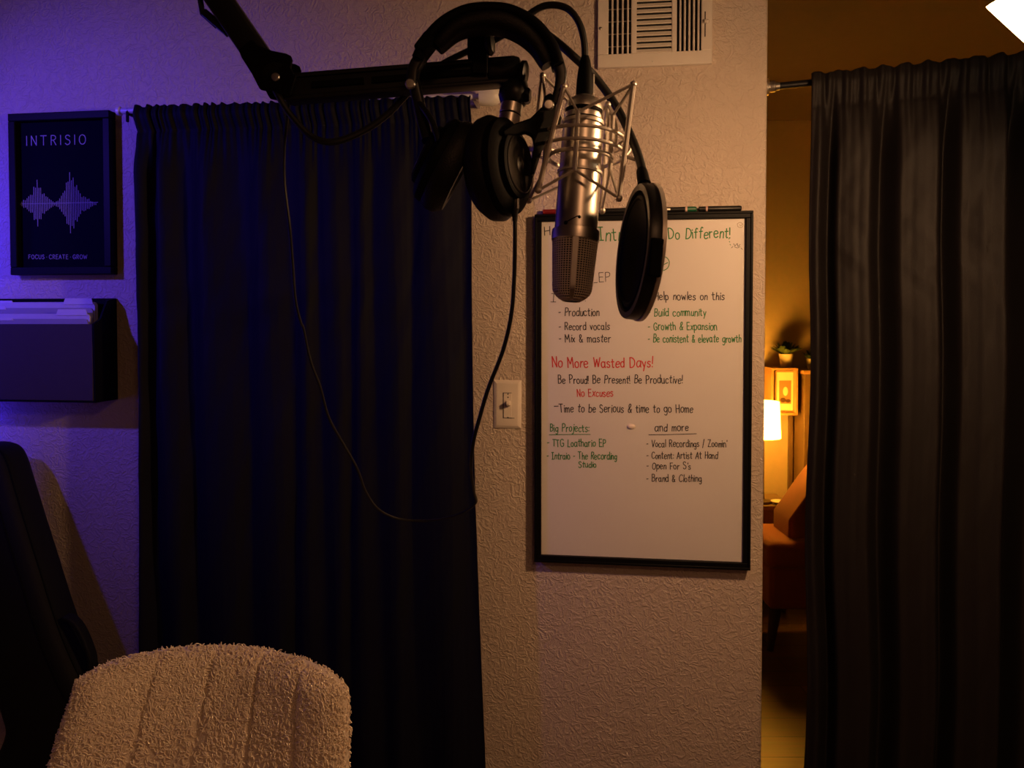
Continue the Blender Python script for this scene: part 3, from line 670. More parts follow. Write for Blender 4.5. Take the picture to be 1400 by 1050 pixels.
# ------------------------------------------------------------------ shock mount
t = thing('shock_mount', 'silver wire shock mount basket holding the microphone', 'shock mount', T(P(790, 205, D)))
def axis_at(py):
    f = (py - 137) / (412 - 137); return mtop + ax_ * (ML * f)
def ring_pts(py, r, n=48): 
    c = axis_at(py); return [c + aa * (r * math.cos(2 * math.pi * j / n)) + bb * (r * math.sin(2 * math.pi * j / n)) for j in range(n)]
RO, RIn = .0525, .0385
mb = MB(); mb.sweep(ring_pts(194, RO), rrect(.0042, .0040, .0014, 2), closed=True, up=tuple(ax_)); obj('outer_ring', mb, M['wire'], t)
mb = MB(); mb.sweep(ring_pts(211, RO * 1.0), rrect(.0042, .0040, .0014, 2), closed=True, up=tuple(ax_)); obj('outer_ring', mb, M['wire'], t)
mb = MB(); mb.sweep(ring_pts(219, RIn), rrect(.0030, .0050, .0012, 2), closed=True, up=tuple(ax_)); obj('inner_ring', mb, M['wire'], t)
mb = MB(); mb.lathe(axis_at(168), ax_, [(.0238, 0), (.0262, .0005), (.0262, .0045), (.0238, .005)], 40); obj('grip_ring', mb, M['wire'], t)
mb = MB(); mb.lathe(axis_at(236), ax_, [(.0250, 0), (.0272, .0005), (.0272, .0035), (.0250, .004)], 40); obj('grip_ring', mb, M['wire'], t)
outer = [((866, 115), (846, 271), D - .034), ((771, 118), (736, 260), D - .034), ((742, 103), (723, 274), D + .030), ((831, 143), (823, 288), D + .036)]
inner = [((790, 153), (786, 232), D - .037), ((748, 160), (744, 232), D + .0), ((806, 168), (800, 240), D + .039), ((838, 158), (834, 232), D + .004)]
for (pa, pb, y) in outer:
    mb = MB(); A0, B0 = P(*pa, y), P(*pb, y); mb.tube([A0, B0], .0032, 8); mb.sphere(A0, .0040, 10, 8); mb.sphere(B0, .0044, 10, 8)
    obj('outer_post', mb, M['wire'], t)
for (pa, pb, y) in inner:
    mb = MB(); A0, B0 = P(*pa, y), P(*pb, y); mb.tube([A0, B0], .0028, 8); mb.sphere(A0, .0028, 8, 6); mb.sphere(B0, .0028, 8, 6)
    obj('inner_post', mb, M['wire'], t)
order = [(0, 0), (0, 1), (1, 1), (1, 2), (2, 2), (2, 3), (3, 3), (3, 0)]
pairs = [(0, 0), (1, 0), (1, 1), (2, 1), (2, 2), (3, 2), (3, 3), (0, 3)]
for e in (0, 1):
    mb = MB()
    for io, ii in pairs: mb.tube([P(*outer[io][e], outer[io][2]), P(*inner[ii][e], inner[ii][2])], .0018, 6)
    obj('elastic_cord', mb, M['cord'], t)
mb = MB(); c0 = P(853, 213, D - .015); c1 = P(876, 221, D - .018); mb.tube([c0, c1], .0021, 8); mb.lathe(c1 - (c1 - c0).normalized() * .002, c1 - c0, [(.0025, 0), (.0038, .001), (.0038, .005), (.002, .006)], 10)
obj('side_peg', mb, M['wire'], t)
mb = MB(); mb.tube(crom(PX([(846, 198, D + .01), (858, 190, D + .02), (862, 202, D + .025), (856, 212, D + .02), (848, 214, D + .015)]), 6), .0020, 8); mb.tube(PX([(860, 193, D + .02), (871, 192, D + .022)]), .0018, 8); obj('clamp_loop', mb, M['wire'], t)
mb = MB(); mb.tube(crom(PX([(830, 145, D + .036), (838, 160, D + .034), (842, 175, D + .02), (841, 195, D + .012)]), 6), .0022, 8); obj('clamp_loop', mb, M['wire'], t)
st0 = P(697, 188, D + .045); 
mb = MB(); mb.sweep(crom([P(744, 200, D + .012), P(728, 204, D + .03), P(712, 202, D + .042), P(698, 196, D + .045)], 6), rrect(.010, .007, .002, 2)); obj('mount_bracket', mb, M['wire'], t)

# ------------------------------------------------------------------ boom arm
YA = .93
t = thing('boom_arm', 'black jointed boom arm carrying the microphone, reaching in from the top left', 'microphone arm', T(P(378, 105, YA)))
def beam(pa, pb, wd, hd, m=None): 
    mm = MB(); mm.sweep([pa, pb], rrect(wd, hd, .004, 3), up=(0, 1, 0)); return mm
# lower (horizontal) arm: channel beam with rails
A0, B0 = P(392, 123, YA), P(700, 98.5, YA)
mb = beam(A0, B0, .028, .020); arm = obj('horizontal_arm', mb, M['black'], t)
d_ = (B0 - A0).normalized(); n_ = Vector((0, 1, 0)).cross(d_).normalized()
mb = MB()
for s_ in (-1, 1): mb.sweep([A0 + n_ * s_ * .0135, B0 + n_ * s_ * .0135], rrect(.006, .026, .002, 2), up=(0, 1, 0))
obj('edge_rail', mb, M['black'], arm)
mb = MB(); mb.sweep([A0 + d_ * .035 + Vector((0, -.0115, 0)), A0 + d_ * .10 + Vector((0, -.0115, 0))], rrect(.008, .004, .0015, 2), up=(0, 1, 0)); mb.sweep([A0 + d_ * .11 + Vector((0, -.0115, 0)), A0 + d_ * .25 + Vector((0, -.0115, 0))], rrect(.008, .004, .0015, 2), up=(0, 1, 0)); obj('cable_cover', mb, M['matte'], arm)
mb = MB(); e0 = P(668, 99, YA); e1 = P(714, 95, YA); ed = (e1 - e0).normalized(); L_ = (e1 - e0).length
mb.lathe(e0, ed, [(.012, -.002), (.0165, 0), (.0175, .004), (.0175, L_ - .010), (.015, L_ - .003), (.008, L_)], 28); obj('end_sleeve', mb, M['black'], t)
mb = MB(); mb.lathe(P(712, 100, YA - .004), (1, -.25, -.15), [(.011, 0), (.0135, .001), (.0135, .006), (.010, .008)], 24, 1, 1.15); obj('end_knob', mb, M['rubber'], t)
# swivel and silver adapter
ad = (P(697, 178, YA - .004) - P(704, 140, YA)).normalized(); sw = P(706, 113, YA)
mb = MB(); mb.lathe(sw, ad, [(.010, -.006), (.013, -.004), (.017, .006), (.0195, .012), (.0195, .020), (.016, .028), (.014, .030)], 28); obj('swivel', mb, M['black'], t)
mb = MB(); mb.lathe(P(716, 131, YA - .008), (1, -.2, -.1), [(.007, 0), (.0105, .001), (.0105, .006), (.0085, .0085)], 6); obj('swivel_knob', mb, M['black'], t)
ad0 = sw + ad * .027
mb = MB(); mb.lathe(ad0, ad, [(.012, 0), (.0142, .001), (.0142, .0145), (.0135, .0152)], 32); mb.lathe(ad0, ad, [(.0128, .0165), (.0138, .017), (.0128, .050), (.010, .0525)], 32); obj('thread_adapter', mb, M['steel'], t)
mb = MB(); mb.lathe(ad0, ad, [(.0134, .0148), (.0134, .0170)], 32); obj('thread_ring', mb, M['matte'], t)
# upper arm, up to a plate on the ceiling
el = P(378, 105, YA); u0 = P(388, 118, YA); udir = (P(300, 0, YA) - P(382, 118, YA)).normalized(); utop = u0 + udir * ((H - .02 - u0.z) / udir.z)
mb = beam(P(377, 111, YA), utop, .032, .030); ua = obj('upper_arm', mb, M['black'], t)
un = Vector((0, 1, 0)).cross(udir).normalized()
if un.x > 0: un = -un
mb = MB(); q0 = P(352, 78, YA); mb.tube([q0 + un * .004 , q0 + un * .004 + (utop - q0)], .0048, 8); 
obj('side_rod', mb, M['black'], ua)
mb = MB(); rp = [P(296, 36, YA), P(277, 19, YA), P(274, 0, YA), P(270, -20, YA)]; mb.tube(rp, .0035, 6); mb.sweep([P(312, 45, YA), P(280, 18, YA)], rrect(.010, .012, .003, 2), up=(0, 1, 0)); obj('spring_lever', mb, M['black'], ua)
# elbow bracket: two cheek plates cut to shape
poly = [(352, 62), (360, 70), (378, 77), (398, 81), (404, 84), (406, 90), (404, 100), (408, 108), (412, 110), (404, 136), (396, 139), (384, 130), (372, 131), (363, 129), (360, 124), (352, 108), (338, 86), (334, 76)]
el_off = []
for y0, y1 in ((-.021, -.016), (.016, .021)):
    mm = MB(); pl = [P(px, py, YA) for px, py in poly]; n = len(pl)
    mm._add([p + Vector((0, y0, 0)) for p in pl] + [p + Vector((0, y1, 0)) for p in pl], [tuple(range(n)), tuple(range(2 * n - 1, n - 1, -1))] + [(i, i + n, (i + 1) % n + n, (i + 1) % n) for i in range(n)])
    obj('elbow_plate', mm, M['matte'], t, bevel=.0012)
mb = MB(); mb.tube([P(378, 105, YA - .019), P(378, 105, YA + .019)], .017, 24); obj('elbow_drum', mb, M['matte'], t)
mb = MB(); mb.lathe(P(377, 105.5, YA - .0205), (0, -1, 0), [(.0052, 0), (.0052, .0018), (.0042, .003), (.002, .0032)], 20); obj('pivot_bolt', mb, M['chrome'], t)
mb = MB(); mb.box((utop.x, utop.y, H - .011), (.14, .14, .022)); obj('ceiling_plate', mb, M['black'], t, bevel=.004)

# ------------------------------------------------------------------ pop filter on a gooseneck
pc = P(873, 345, .83); 
disc_n = Vector((-.99, -.075, .09)).normalized()
upd = (P(885, 252, .83) - P(869, 438, .83)).normalized()
t = thing('pop_filter', 'round black pop filter on a gooseneck in front of the whiteboard', 'pop filter', T(P(869, 438, .83)))
RP = .0765
mb = MB(); mb.lathe(pc, disc_n, [(RP - .007, -.008), (RP - .001, -.009), (RP, -.007), (RP, .006), (RP - .001, .0085), (RP - .008, .0085), (RP - .009, .006), (RP - .009, -.006)], 64, up=upd, cap=False); hoop = obj('hoop', mb, M['black'], t)
hoop.modifiers.new('solid', 'SOLIDIFY').thickness = .0012
mb = MB(); mb.lathe(pc, disc_n, [(RP - .001, -.0098), (RP + .0014, -.0094), (RP + .0014, -.0048), (RP - .001, -.0044)], 64, up=upd); obj('hoop_band', mb, M['wire'], t)
for h_ in (-.0045, .0045):
    mb = MB(); mb.lathe(pc, disc_n, [(RP - .007, h_ - .0003), (RP - .007, h_), (RP * .6, h_ + .0015 * (1 if h_ > 0 else -1)), (.002, h_ + .002 * (1 if h_ > 0 else -1))], 48, up=upd); obj('screen', mb, M['screen'], t)
mb = MB(); mb.lathe(pc, disc_n, [(RP - .019, .0068), (RP - .017, .0082), (RP - .0155, .0082), (RP - .0135, .0068)], 64, up=upd); obj('screen_ridge', mb, M['matte'], t)
mb = MB(); ec = Vector(disc_n).cross(upd).normalized()
if ec.y > 0: ec = -ec
cc = pc + ec * (RP * .985) - upd * .012; mb.box(cc, (.014, .006, .040), Matrix((disc_n, ec, upd)).transposed()); obj('joint_block', mb, M['matte'], t, bevel=.002)
gn = [(660, 52, YA + .0), (664, 40, YA + .01), (690, 30, YA + .02), (726, 34, YA + .02), (757, 54, YA + .005), (785, 78, D + .030), (815, 107, D + .045), (845, 150, D + .04), (866, 195, D + .0), (877, 228, .85), (882, 256, .832)]
mb = MB(); mb.tube(crom(PX(gn), 10), .0052, 12); obj('gooseneck', mb, M['rubber'], t)
mb = MB(); mb.lathe(P(877, 232, .847), P(882, 258, .83) - P(877, 232, .847), [(.0055, 0), (.0065, .003), (.0072, .018), (.008, .024)], 16); obj('gooseneck_ferrule', mb, M['matte'], t)
mb = MB(); bc = P(654, 66, YA); mb.box(bc, (.026, .030, .030)); mb.box(P(656, 84, YA - .0165), (.020, .003, .030)); mb.box(P(656, 84, YA + .0165), (.020, .003, .030)); obj('arm_clamp', mb, M['matte'], t, bevel=.003)
mb = MB(); mb.lathe(P(664, 62, YA - .012), (.9, -.4, .1), [(.006, 0), (.013, .002), (.015, .006), (.012, .010), (.005, .012)], 20, .55, 1); obj('clamp_screw', mb, M['black'], t)

# ------------------------------------------------------------------ headphones hung over the arm
YH = .868
t = thing('headphones', 'black over-ear headphones hanging from the boom arm', 'headphones', T(P(690, 300, YH)))
band = crom(PX([(572, 84, YH), (584, 60, YH), (606, 36, YH), (636, 20, YH), (668, 16, YH), (700, 20, YH), (732, 38, YH), (754, 66, YH), (763, 92, YH)]), 8)
mb = MB(); mb.sweep(band, rrect(.013, .034, .006, 4), up=(0, 1, 0)); hb_ = obj('headband', mb, M['matte'], t)
padp = crom(PX([(598, 66, YH), (622, 43, YH), (650, 33, YH), (680, 32, YH), (708, 42, YH), (732, 62, YH), (748, 90, YH)]), 8); n = len(padp)
mb = MB(); mb.sweep(padp, rrect(.021, .040, .0095, 5), up=(0, 1, 0), scale=[.25 + .75 * math.sin(math.pi * min(1, max(0, (.04 + .92 * i / (n - 1))))) ** .35 for i in range(n)]); obj('headband_pad', mb, M['leather'], hb_)
for pts in ([(576, 78), (566, 96), (564, 116)], [(762, 84), (767, 108), (760, 144)]):
    mb = MB(); mb.sweep(crom(PX([(x, y, YH) for x, y in pts]), 6), rrect(.013, .020, .003, 3), up=(0, 1, 0)); obj('slider', mb, M['black'], t)
mb = MB(); mb.box(P(582, 64, YH), (.014, .036, .024), Matrix.Rotation(R(38), 3, 'Y')); obj('band_end', mb, M['matte'], t, bevel=.003)
mb = MB(); mb.sweep(PX([(769, 92, YH + .006), (771, 112, YH + .006), (764, 148, YH + .006)]), rrect(.004, .010, .0015, 2), up=(0, 1, 0)); obj('metal_strip', mb, M['wire'], t)
for px, py in ((561.5, 115.5), (750, 144)):
    mb = MB(); mb.lathe(P(px, py, YH - .011), (0, -1, 0), [(.0062, 0), (.0062, .003), (.0048, .0045), (.002, .0046)], 20); obj('pivot_screw', mb, M['chrome'], t)
def cup(center, a_out, R0, sy, mats_ring=True):
    a_out = Vector(a_out).normalized()
    pad = MB(); pad.lathe(center, a_out, [(R0 * .52, -.020), (R0 * .70, -.0265), (R0 * .90, -.026), (R0 * 1.03, -.017), (R0 * 1.05, -.008), (R0 * .98, .0), (R0 * .9, .002)], 40, 1, sy, up=(0, 0, 1))
    obj('ear_pad', pad, M['leather'], t)
    inn = MB(); inn.lathe(center, a_out, [(R0 * .60, -.018), (R0 * .60, -.014)], 32, 1, sy, up=(0, 0, 1)); obj('ear_pad_lining', inn, M['screen'], t)
    sh = MB(); sh.lathe(center, a_out, [(R0 * .93, -.002), (R0 * .97, .003), (R0 * .95, .009), (R0 * .84, .014), (R0 * .68, .016), (R0 * .66, .021), (R0 * .60, .0225), (R0 * .52, .0225)], 40, 1, sy, up=(0, 0, 1))
    s_ = obj('ear_cup', sh, M['matte'], t)
    rg = MB(); rg.lathe(center, a_out, [(R0 * .56, .0222), (R0 * .575, .0235), (R0 * .555, .0240), (R0 * .535, .0232)], 40, 1, sy, up=(0, 0, 1)); obj('trim_ring', rg, M['gloss'], s_)
    dk = MB(); dk.lathe(center, a_out, [(R0 * .54, .0232), (R0 * .30, .0222), (R0 * .10, .0236), (.001, .025)], 40, 1, sy, up=(0, 0, 1)); obj('cup_disc', dk, M['gloss'], s_)
    return s_
M['gloss'] = mat('gloss_black', (.05, .045, .04), .30, .85)
rc = P(688, 229, YH - .012); ra = Vector((.86, -.48, .06))
lc = P(604, 222, YH + .004); la = Vector((-.86, -.10, .46))
rcup = cup(rc, ra, .052, 1.13); lcup = cup(lc, la, .049, 1.12)
# yokes
ce = rc + ra.normalized() * .012
ypoly = [(744, 133), (741, 147), (725, 162.5), (701, 171), (687.5, 180), (689, 187), (705, 185.5), (718, 183), (727, 187), (730, 199), (727, 219), (725, 240), (731, 238), (739, 212), (746, 193.5), (756, 181.5), (766, 171), (768, 162.5), (759.5, 145), (759.5, 133), (752, 128)]
def plate(px_pts, yc, th):
    mm = MB(); pl = [P(px, py, yc(px, py)) for px, py in px_pts]; n = len(pl)
    mm._add([p + Vector((0, -th / 2, 0)) for p in pl] + [p + Vector((0, th / 2, 0)) for p in pl], [tuple(range(n)), tuple(range(2 * n - 1, n - 1, -1))] + [(i, i + n, (i + 1) % n + n, (i + 1) % n) for i in range(n)])
    return mm
obj('yoke', plate(ypoly, lambda px, py: YH - .002 - .038 * max(0, (750 - px) / 60) * (1 if py < 192 else .55), .011), M['matte'], t, bevel=.002)
mb = MB(); mb.sweep(crom([P(566, 112, YH), P(573, 142, YH), P(578, 165, YH - .004), P(585, 192, YH - .012)], 6), rrect(.014, .014, .004, 3), up=(0, 1, 0))
mb.sweep(crom([P(572, 140, YH), P(590, 165, YH - .022), P(600, 196, YH - .034), P(598, 214, YH - .034)], 6), rrect(.007, .010, .003, 3), up=(0, 1, 0)); obj('yoke', mb, M['black'], t)
mb = MB(); mb.lathe(P(704, 262, YH - .02), (0, 0, -1), [(.0045, 0), (.0052, .001), (.0052, .018), (.0035, .024), (.0030, .034)], 16); obj('cable_plug', mb, M['black'], t)
mb = MB(); mb.tube([P(708, 262, YH - .024), P(708, 285, YH - .024)], .0013, 6); obj('plug_clip', mb, M['chrome'], t)
hc = [(704, 296, YH - .02), (704, 330, YH - .02), (703, 380, YH - .02), (699, 430, YH - .02), (688, 478, YH - .018), (668, 530, YH - .015), (656, 570, YH - .01), (647, 605, YH), (644, 640, YH + .03), (648, 672, YH + .1), (650, 688, YH + .2), (630, 702, YH + .3), (600, 710, YH + .34), (570, 712, YH + .36), (540, 708, YH + .36), (516, 695, YH + .34), (500, 672, YH + .32), (488, 640, YH + .30), (470, 608, YH + .28), (450, 572, YH + .25), (438, 530, YH + .22), (424, 492, YH + .2), (415, 450, YH + .18), (411, 440, YH + .17), (404, 410, YH + .15), (400, 360, YH + .13), (396, 310, YH + .11), (389, 250, YH + .10), (389, 200, YH + .09), (394, 150, YH + .085), (396, 128, YH + .082)]
mb = MB(); mb.tube(crom(PX(hc), 8), .0024, 8, scale=[1.0 if i < 64 else .82 for i in range((len(hc) - 1) * 8 + 1)])
c_ = obj('cord', mb, M['rubber'], t)

# ------------------------------------------------------------------ boucle chair
DC = 1.20
outline_t = [(55, 1050), (66, 1010), (80, 965), (95, 925)]
def chair_pt(s, tt):
    """middle surface of the backrest: s across -1..1, tt 0 (seat) .. 1 (top)"""
    zt_ = P(255, 926, DC).z; z0 = .46
    x_l0, x_r0 = P(20, 1200, DC).x, P(478, 1200, DC).x
    x_l1, x_r1 = P(84, 895, DC).x, P(468, 905, DC).x
    top = 1 - (abs(s) ** 9) * (.05 if s > 0 else .06)
    f = tt * top
    xl = x_l0 + (x_l1 - x_l0) * min(1, f * 1.0); xr = x_r0 + (x_r1 - x_r0) * f ** 2
    x = xl + (xr - xl) * (s * .5 + .5)
    h = (zt_ - z0)
    z = z0 + h * f - .014 * max(0, s) ** 2 * f - .012 * max(0, -s) ** 2 * f
    y = DC + .02 + .10 * f - .085 * s * s * (.6 + .4 * f) - .02 * s
    return Vector((x, y, z))
SEAMS = (-.50, -.06, .34, .70)
def chair_surf(s, tt, side):
    e = 1e-3
    p = chair_pt(s, tt); du = chair_pt(min(1, s + e), tt) - chair_pt(max(-1, s - e), tt); dv = chair_pt(s, min(1, tt + e)) - chair_pt(s, max(0, tt - e))
    n = du.cross(dv).normalized()
    hgt = max(0, 1 - abs(s) ** 9) ** .5 * max(0, 1 - max(0, (tt - .80) / .20) ** 4) ** .5
    g = sum(math.exp(-((s - q) / .022) ** 2) for q in SEAMS) * .005 if side > 0 else 0
    puff = 0
    return p + n * side * (.036 * hgt - g * hgt), n * side
t = thing('boucle_chair', 'cream boucle armchair with channelled back at the bottom left', 'chair', T((P(265, 1000, DC).x, DC, 0)))
def ct(v): return 1 - (1 - v) ** 1.6
def cs(u): x = 2 * u - 1; return math.copysign(1 - (1 - abs(x)) ** 1.5, x)
mb = MB()
mb.grid(lambda u, v: chair_surf(cs(u), ct(v), 1)[0], 90, 50)
nfr = len(mb.v)
mb.grid(lambda u, v: chair_surf(-cs(u), ct(v), -1)[0], 90, 50)
br = obj('backrest', mb, M['boucle'], t, angle=180)
rnd = random.Random(11); mb = MB(); cnt = 0
def curl(p, n, L, r):
    a = n.orthogonal().normalized(); th = rnd.uniform(0, 2 * math.pi); b = n.cross(a)
    d = a * math.cos(th) + b * math.sin(th); e = n.cross(d); bend = rnd.uniform(-1, 1)
    pts = []
    for i in range(5):
        q = i / 4 - .5
        pts.append(p + d * (q * L) + e * (bend * L * (.35 - 1.3 * q * q)) + n * (r * .4 + L * .08 * (1 - 4 * q * q)))
    mb.tube(pts, r, 4, scale=[.55, 1, 1.1, 1, .55])
while cnt < 10500:
    u, v = rnd.random(), rnd.random() ** .75; s = cs(u); tt = .42 + .58 * v
    tt = ct(.5 + .5 * rnd.random()) if rnd.random() < .3 else tt
    side = 1 if rnd.random() < .86 else -1
    p, n = chair_surf(s, tt, side)
    if min(abs(s - q) for q in SEAMS) < .012 and side > 0: continue
    curl(p, n + Vector([rnd.uniform(-.15, .15) for _ in range(3)]), rnd.uniform(.007, .012), rnd.uniform(.0010, .0015)); cnt += 1
for _ in range(9000):
    p, n = chair_surf(cs(rnd.random()), .43 * rnd.random(), 1 if rnd.random() < .7 else -1)
    curl(p, n + Vector([rnd.uniform(-.15, .15) for _ in range(3)]), rnd.uniform(.008, .013), rnd.uniform(.0011, .0016))
pile = obj('boucle_yarn', mb, M['curl'], br); pile['kind'] = 'stuff'
sx0, sx1 = P(30, 1200, DC).x, P(470, 1200, DC).x
mb = MB(); mb.box(((sx0 + sx1) / 2, DC - .20, .42), (sx1 - sx0, .50, .12)); st_ = obj('seat', mb, M['boucle'], t, bevel=.04, seg=4)
mb = MB()
for _ in range(8000):
    if rnd.random() < .62: p = Vector((rnd.uniform(sx0 + .02, sx1 - .02), rnd.uniform(DC - .43, DC + .03), .4795)); n = Vector((0, 0, 1))
    elif rnd.random() < .5: p = Vector((rnd.uniform(sx0 + .03, sx1 - .03), DC - .4495, rnd.uniform(.385, .455))); n = Vector((0, -1, 0))
    else: q = rnd.random() < .5; p = Vector((sx0 + .0005 if q else sx1 - .0005, rnd.uniform(DC - .42, DC + .02), rnd.uniform(.385, .455))); n = Vector((-1 if q else 1, 0, 0))
    curl(p, n + Vector([rnd.uniform(-.1, .1) for _ in range(3)]), rnd.uniform(.008, .013), rnd.uniform(.0011, .0016))
obj('boucle_yarn', mb, M['curl'], st_)['kind'] = 'stuff'
for sx in (sx0 + .06, sx1 - .06):
    for yy in (DC - .40, DC):
        mb = MB(); mb.tube([(sx, yy, .37), (sx + (.02 if sx > (sx0 + sx1) / 2 else -.02), yy + (.02 if yy > DC - .2 else -.02), 0)], .016, 12, scale=[1.2, .8]); obj('leg', mb, M['dark'], t)

# ------------------------------------------------------------------ guitar gig bag leaning on the wall
BO = .13
ol = [(-30, 640), (-22, 618), (-8, 609), (12, 608), (26, 614), (36, 630), (46, 662), (60, 708), (80, 772), (100, 836), (118, 884), (140, 930), (175, 985), (205, 1040), (215, 1110), (200, 1180), (150, 1235), (80, 1245), (20, 1225), (-15, 1160), (-5, 1090), (20, 1040), (36, 1000), (30, 970), (12, 910), (-4, 860), (-18, 800), (-26, 720)]
def lean(z): return -.085 - .11 * max(0, (1.13 - z)) / 1.13
def bagpt(x, y):
    p = W(x, y, BO)
    for _ in range(3): p = W(x, y, -lean(p.z) + .02)
    return Vector((p.x, 0, p.z))
pts3 = crom([bagpt(x, y) for x, y in [(x - 22, y) for x, y in ol]], 4, True)
cen = Vector((sum(p.x for p in pts3) / len(pts3), 0, sum(p.z for p in pts3) / len(pts3)))
zmin = min(p.z for p in pts3)
def inset(pts, d):
    out = []; n = len(pts)
    for i in range(n):
        tn = (pts[(i + 1) % n] - pts[i - 1]).normalized(); nn = Vector((-tn.z, 0, tn.x))
        out.append(pts[i] + nn * d)
    return out
area = sum(pts3[i - 1].x * pts3[i].z - pts3[i].x * pts3[i - 1].z for i in range(len(pts3)))
sg = 1 if area > 0 else -1
rings = []
for dd, yy in ((.030, .052), (.014, .048), (.004, .038), (0, .026), (0, -.026), (.004, -.038), (.014, -.048), (.030, -.052)):
    rings.append([Vector((p.x, lean(p.z) + yy, max(.003, p.z))) for p in inset(pts3, sg * dd)])
t = thing('guitar_bag', 'black padded guitar bag leaning against the wall behind the chair', 'guitar bag', wall_frame((cen.x, -.2, 0)))
mb = MB(WM); mb.loft(rings); obj('bag_body', mb, M['bag'], t, angle=60)
mb = MB(WM); zp = [Vector((p.x, lean(p.z) - .030, p.z)) for p in inset(pts3, sg * .0005) if p.z > .02]; mb.tube(zp, .0026, 6); obj('zip_piping', mb, M['matte'], t)
mb = MB(WM); zp = [Vector((p.x, lean(p.z) - .052, p.z)) for p in inset(pts3, sg * .034) if p.z > .15][:-4]; mb.tube(zp[6:52], .002, 6); obj('front_zip', mb, M['bframe'], t)
hp = [W(x - 12, y, BO + .03) for x, y in ((98, 846), (108, 850), (118, 862), (128, 884), (134, 905), (132, 925))]
mb = MB(WM); mb.sweep(crom([(p.x, -BO - .02, p.z) for p in hp], 6), rrect(.012, .026, .004, 3), up=(0, 1, 0)); obj('carry_handle', mb, M['bag'], t)

# ------------------------------------------------------------------ blue light tube in the left corner (just out of frame)
tu, tv = -1.40, -.10
z0, z1 = 1.02, 1.78
t = thing('light_tube', 'upright blue light tube on a stand left of the poster', 'light tube', WM @ Matrix.Translation((tu, tv, 0)))
mb = MB(WM); mb.tube([(tu, tv, z0), (tu, tv, z1)], .014, 16); obj('tube', mb, M['tube'], t)
for z in (z0 - .015, z1 + .015):
    mb = MB(WM); mb.tube([(tu, tv, z - .015), (tu, tv, z + .015)], .017, 16); obj('end_cap', mb, M['matte'], t)
mb = MB(WM); mb.tube([(tu, tv, .02), (tu, tv, z0 - .03)], .010, 12); obj('stand_pole', mb, M['matte'], t)
mb = MB(WM); mb.lathe((tu, tv, 0), (0, 0, 1), [(.085, 0), (.085, .012), (.02, .022)], 28); obj('stand_base', mb, M['matte'], t)

va, vd = VIOLET_AT, VIOLET_DIR
t = thing('violet_lamp', 'violet can lamp on a floor stand aimed at the wall left of the guitar bag', 'lamp', T((va.x, va.y, 0)))
mb = MB(); mb.lathe(va - vd * .012, -vd, [(.048, .0), (.046, .10), (.030, .13), (.010, .135)], 28); obj('lamp_can', mb, M['matte'], t)
mb = MB(); mb.lathe(va - vd * .011, vd, [(.045, 0), (.040, .004), (.010, .006)], 28); obj('lens', mb, M['violet'], t)
mb = MB(); mb.lathe((va.x - vd.x * .06, va.y - vd.y * .06, 0), (0, 0, 1), [(.13, 0), (.13, .014), (.012, .026), (.010, .05), (.010, va.z - .05)], 28); obj('stand', mb, M['matte'], t)

# ------------------------------------------------------------------ key lamp with white cone shade (top right)
t = thing('arm_lamp', 'glowing white cone lamp at the top right corner above the charcoal curtain', 'lamp', T(KEY_RIM))
mb = MB(); mb.lathe(KEY_RIM, -KEY_DIR, [(.065, 0), (.0645, .004), (.037, .102), (.018, .110)], 48); sh = mb
# open cone: drop the bottom cap
sh.f = [f for f in sh.f if len(f) == 4 or f[0] > 48]
obj('lamp_shade', sh, M['shade'], t, solid=.002)
lb = KEY_RIM - KEY_DIR * .050
mb = MB(); mb.sphere(lb, .024, 20, 12); mb.lathe(lb, -KEY_DIR, [(.018, .01), (.013, .040), (.013, .060)], 20); obj('bulb', mb, M['bulb'], t)
mb = MB(); q0 = KEY_RIM - KEY_DIR * .109; mb.lathe(q0, -KEY_DIR, [(.022, 0), (.024, .004), (.020, .05), (.010, .058)], 24); obj('socket', mb, M['matte'], t)
q1 = q0 - KEY_DIR * .055; q2 = Vector((RE.x - .012, q1.y - .06, q1.z + .02))
mb = MB(); mb.tube(crom([q1, q1 + Vector((.06, -.02, .05)), q1 + Vector((.18, -.05, .06)), q2], 8), .007, 12); obj('lamp_arm', mb, M['matte'], t)
mb = MB(); mb.lathe(q2 + Vector((.011, 0, 0)), (-1, 0, 0), [(.04, 0), (.04, .010), (.02, .016)], 24); obj('wall_plate', mb, M['matte'], t)

# ------------------------------------------------------------------ added fill light behind the camera, dressed with a dish
t = thing('added_fill_lamp', 'added fill light with a round dish, unseen behind the camera', 'lamp', T((.5, -.7, H)))
mb = MB(); mb.lathe((.5, -.7, H - .001), (0, 0, -1), [(.17, 0), (.17, .03), (.14, .06), (.12, .065)], 32); obj('fill_dish', mb, M['dish'], t)

# ------------------------------------------------------------------ the next room
# side table with lamp
ty = 3.56; tz = P(1060, 683, ty).z; tx0 = 1.0; tx1 = P(1083, 683, ty).x
t = thing('side_table', 'low brown side table under the glowing table lamp', 'table', T(((tx0 + tx1) / 2, ty, 0)))
mb = MB(); mb.bx((tx0, ty - .12, tz - .025), (tx1 - .03, ty + .13, tz)); obj('tabletop', mb, M['table'], t, bevel=.004)
mb = MB(); mb.bx((tx0 + .02, ty - .11, .12), (tx1 - .045, ty + .12, tz - .026)); obj('cabinet_body', mb, M['table'], t, bevel=.003)
for sx in (tx0 + .05, tx1 - .07):
    for sy in (ty - .09, ty + .10):
        mb = MB(); mb.tube([(sx, sy, .125), (sx, sy, 0)], .016, 10, scale=[1, .7]); obj('leg', mb, M['dark'], t)
lx, ly = TABLE_LAMP.x, TABLE_LAMP.y
t = thing('table_lamp', 'lit table lamp with a drum shade in the next room', 'lamp', T((lx, ly, tz)))
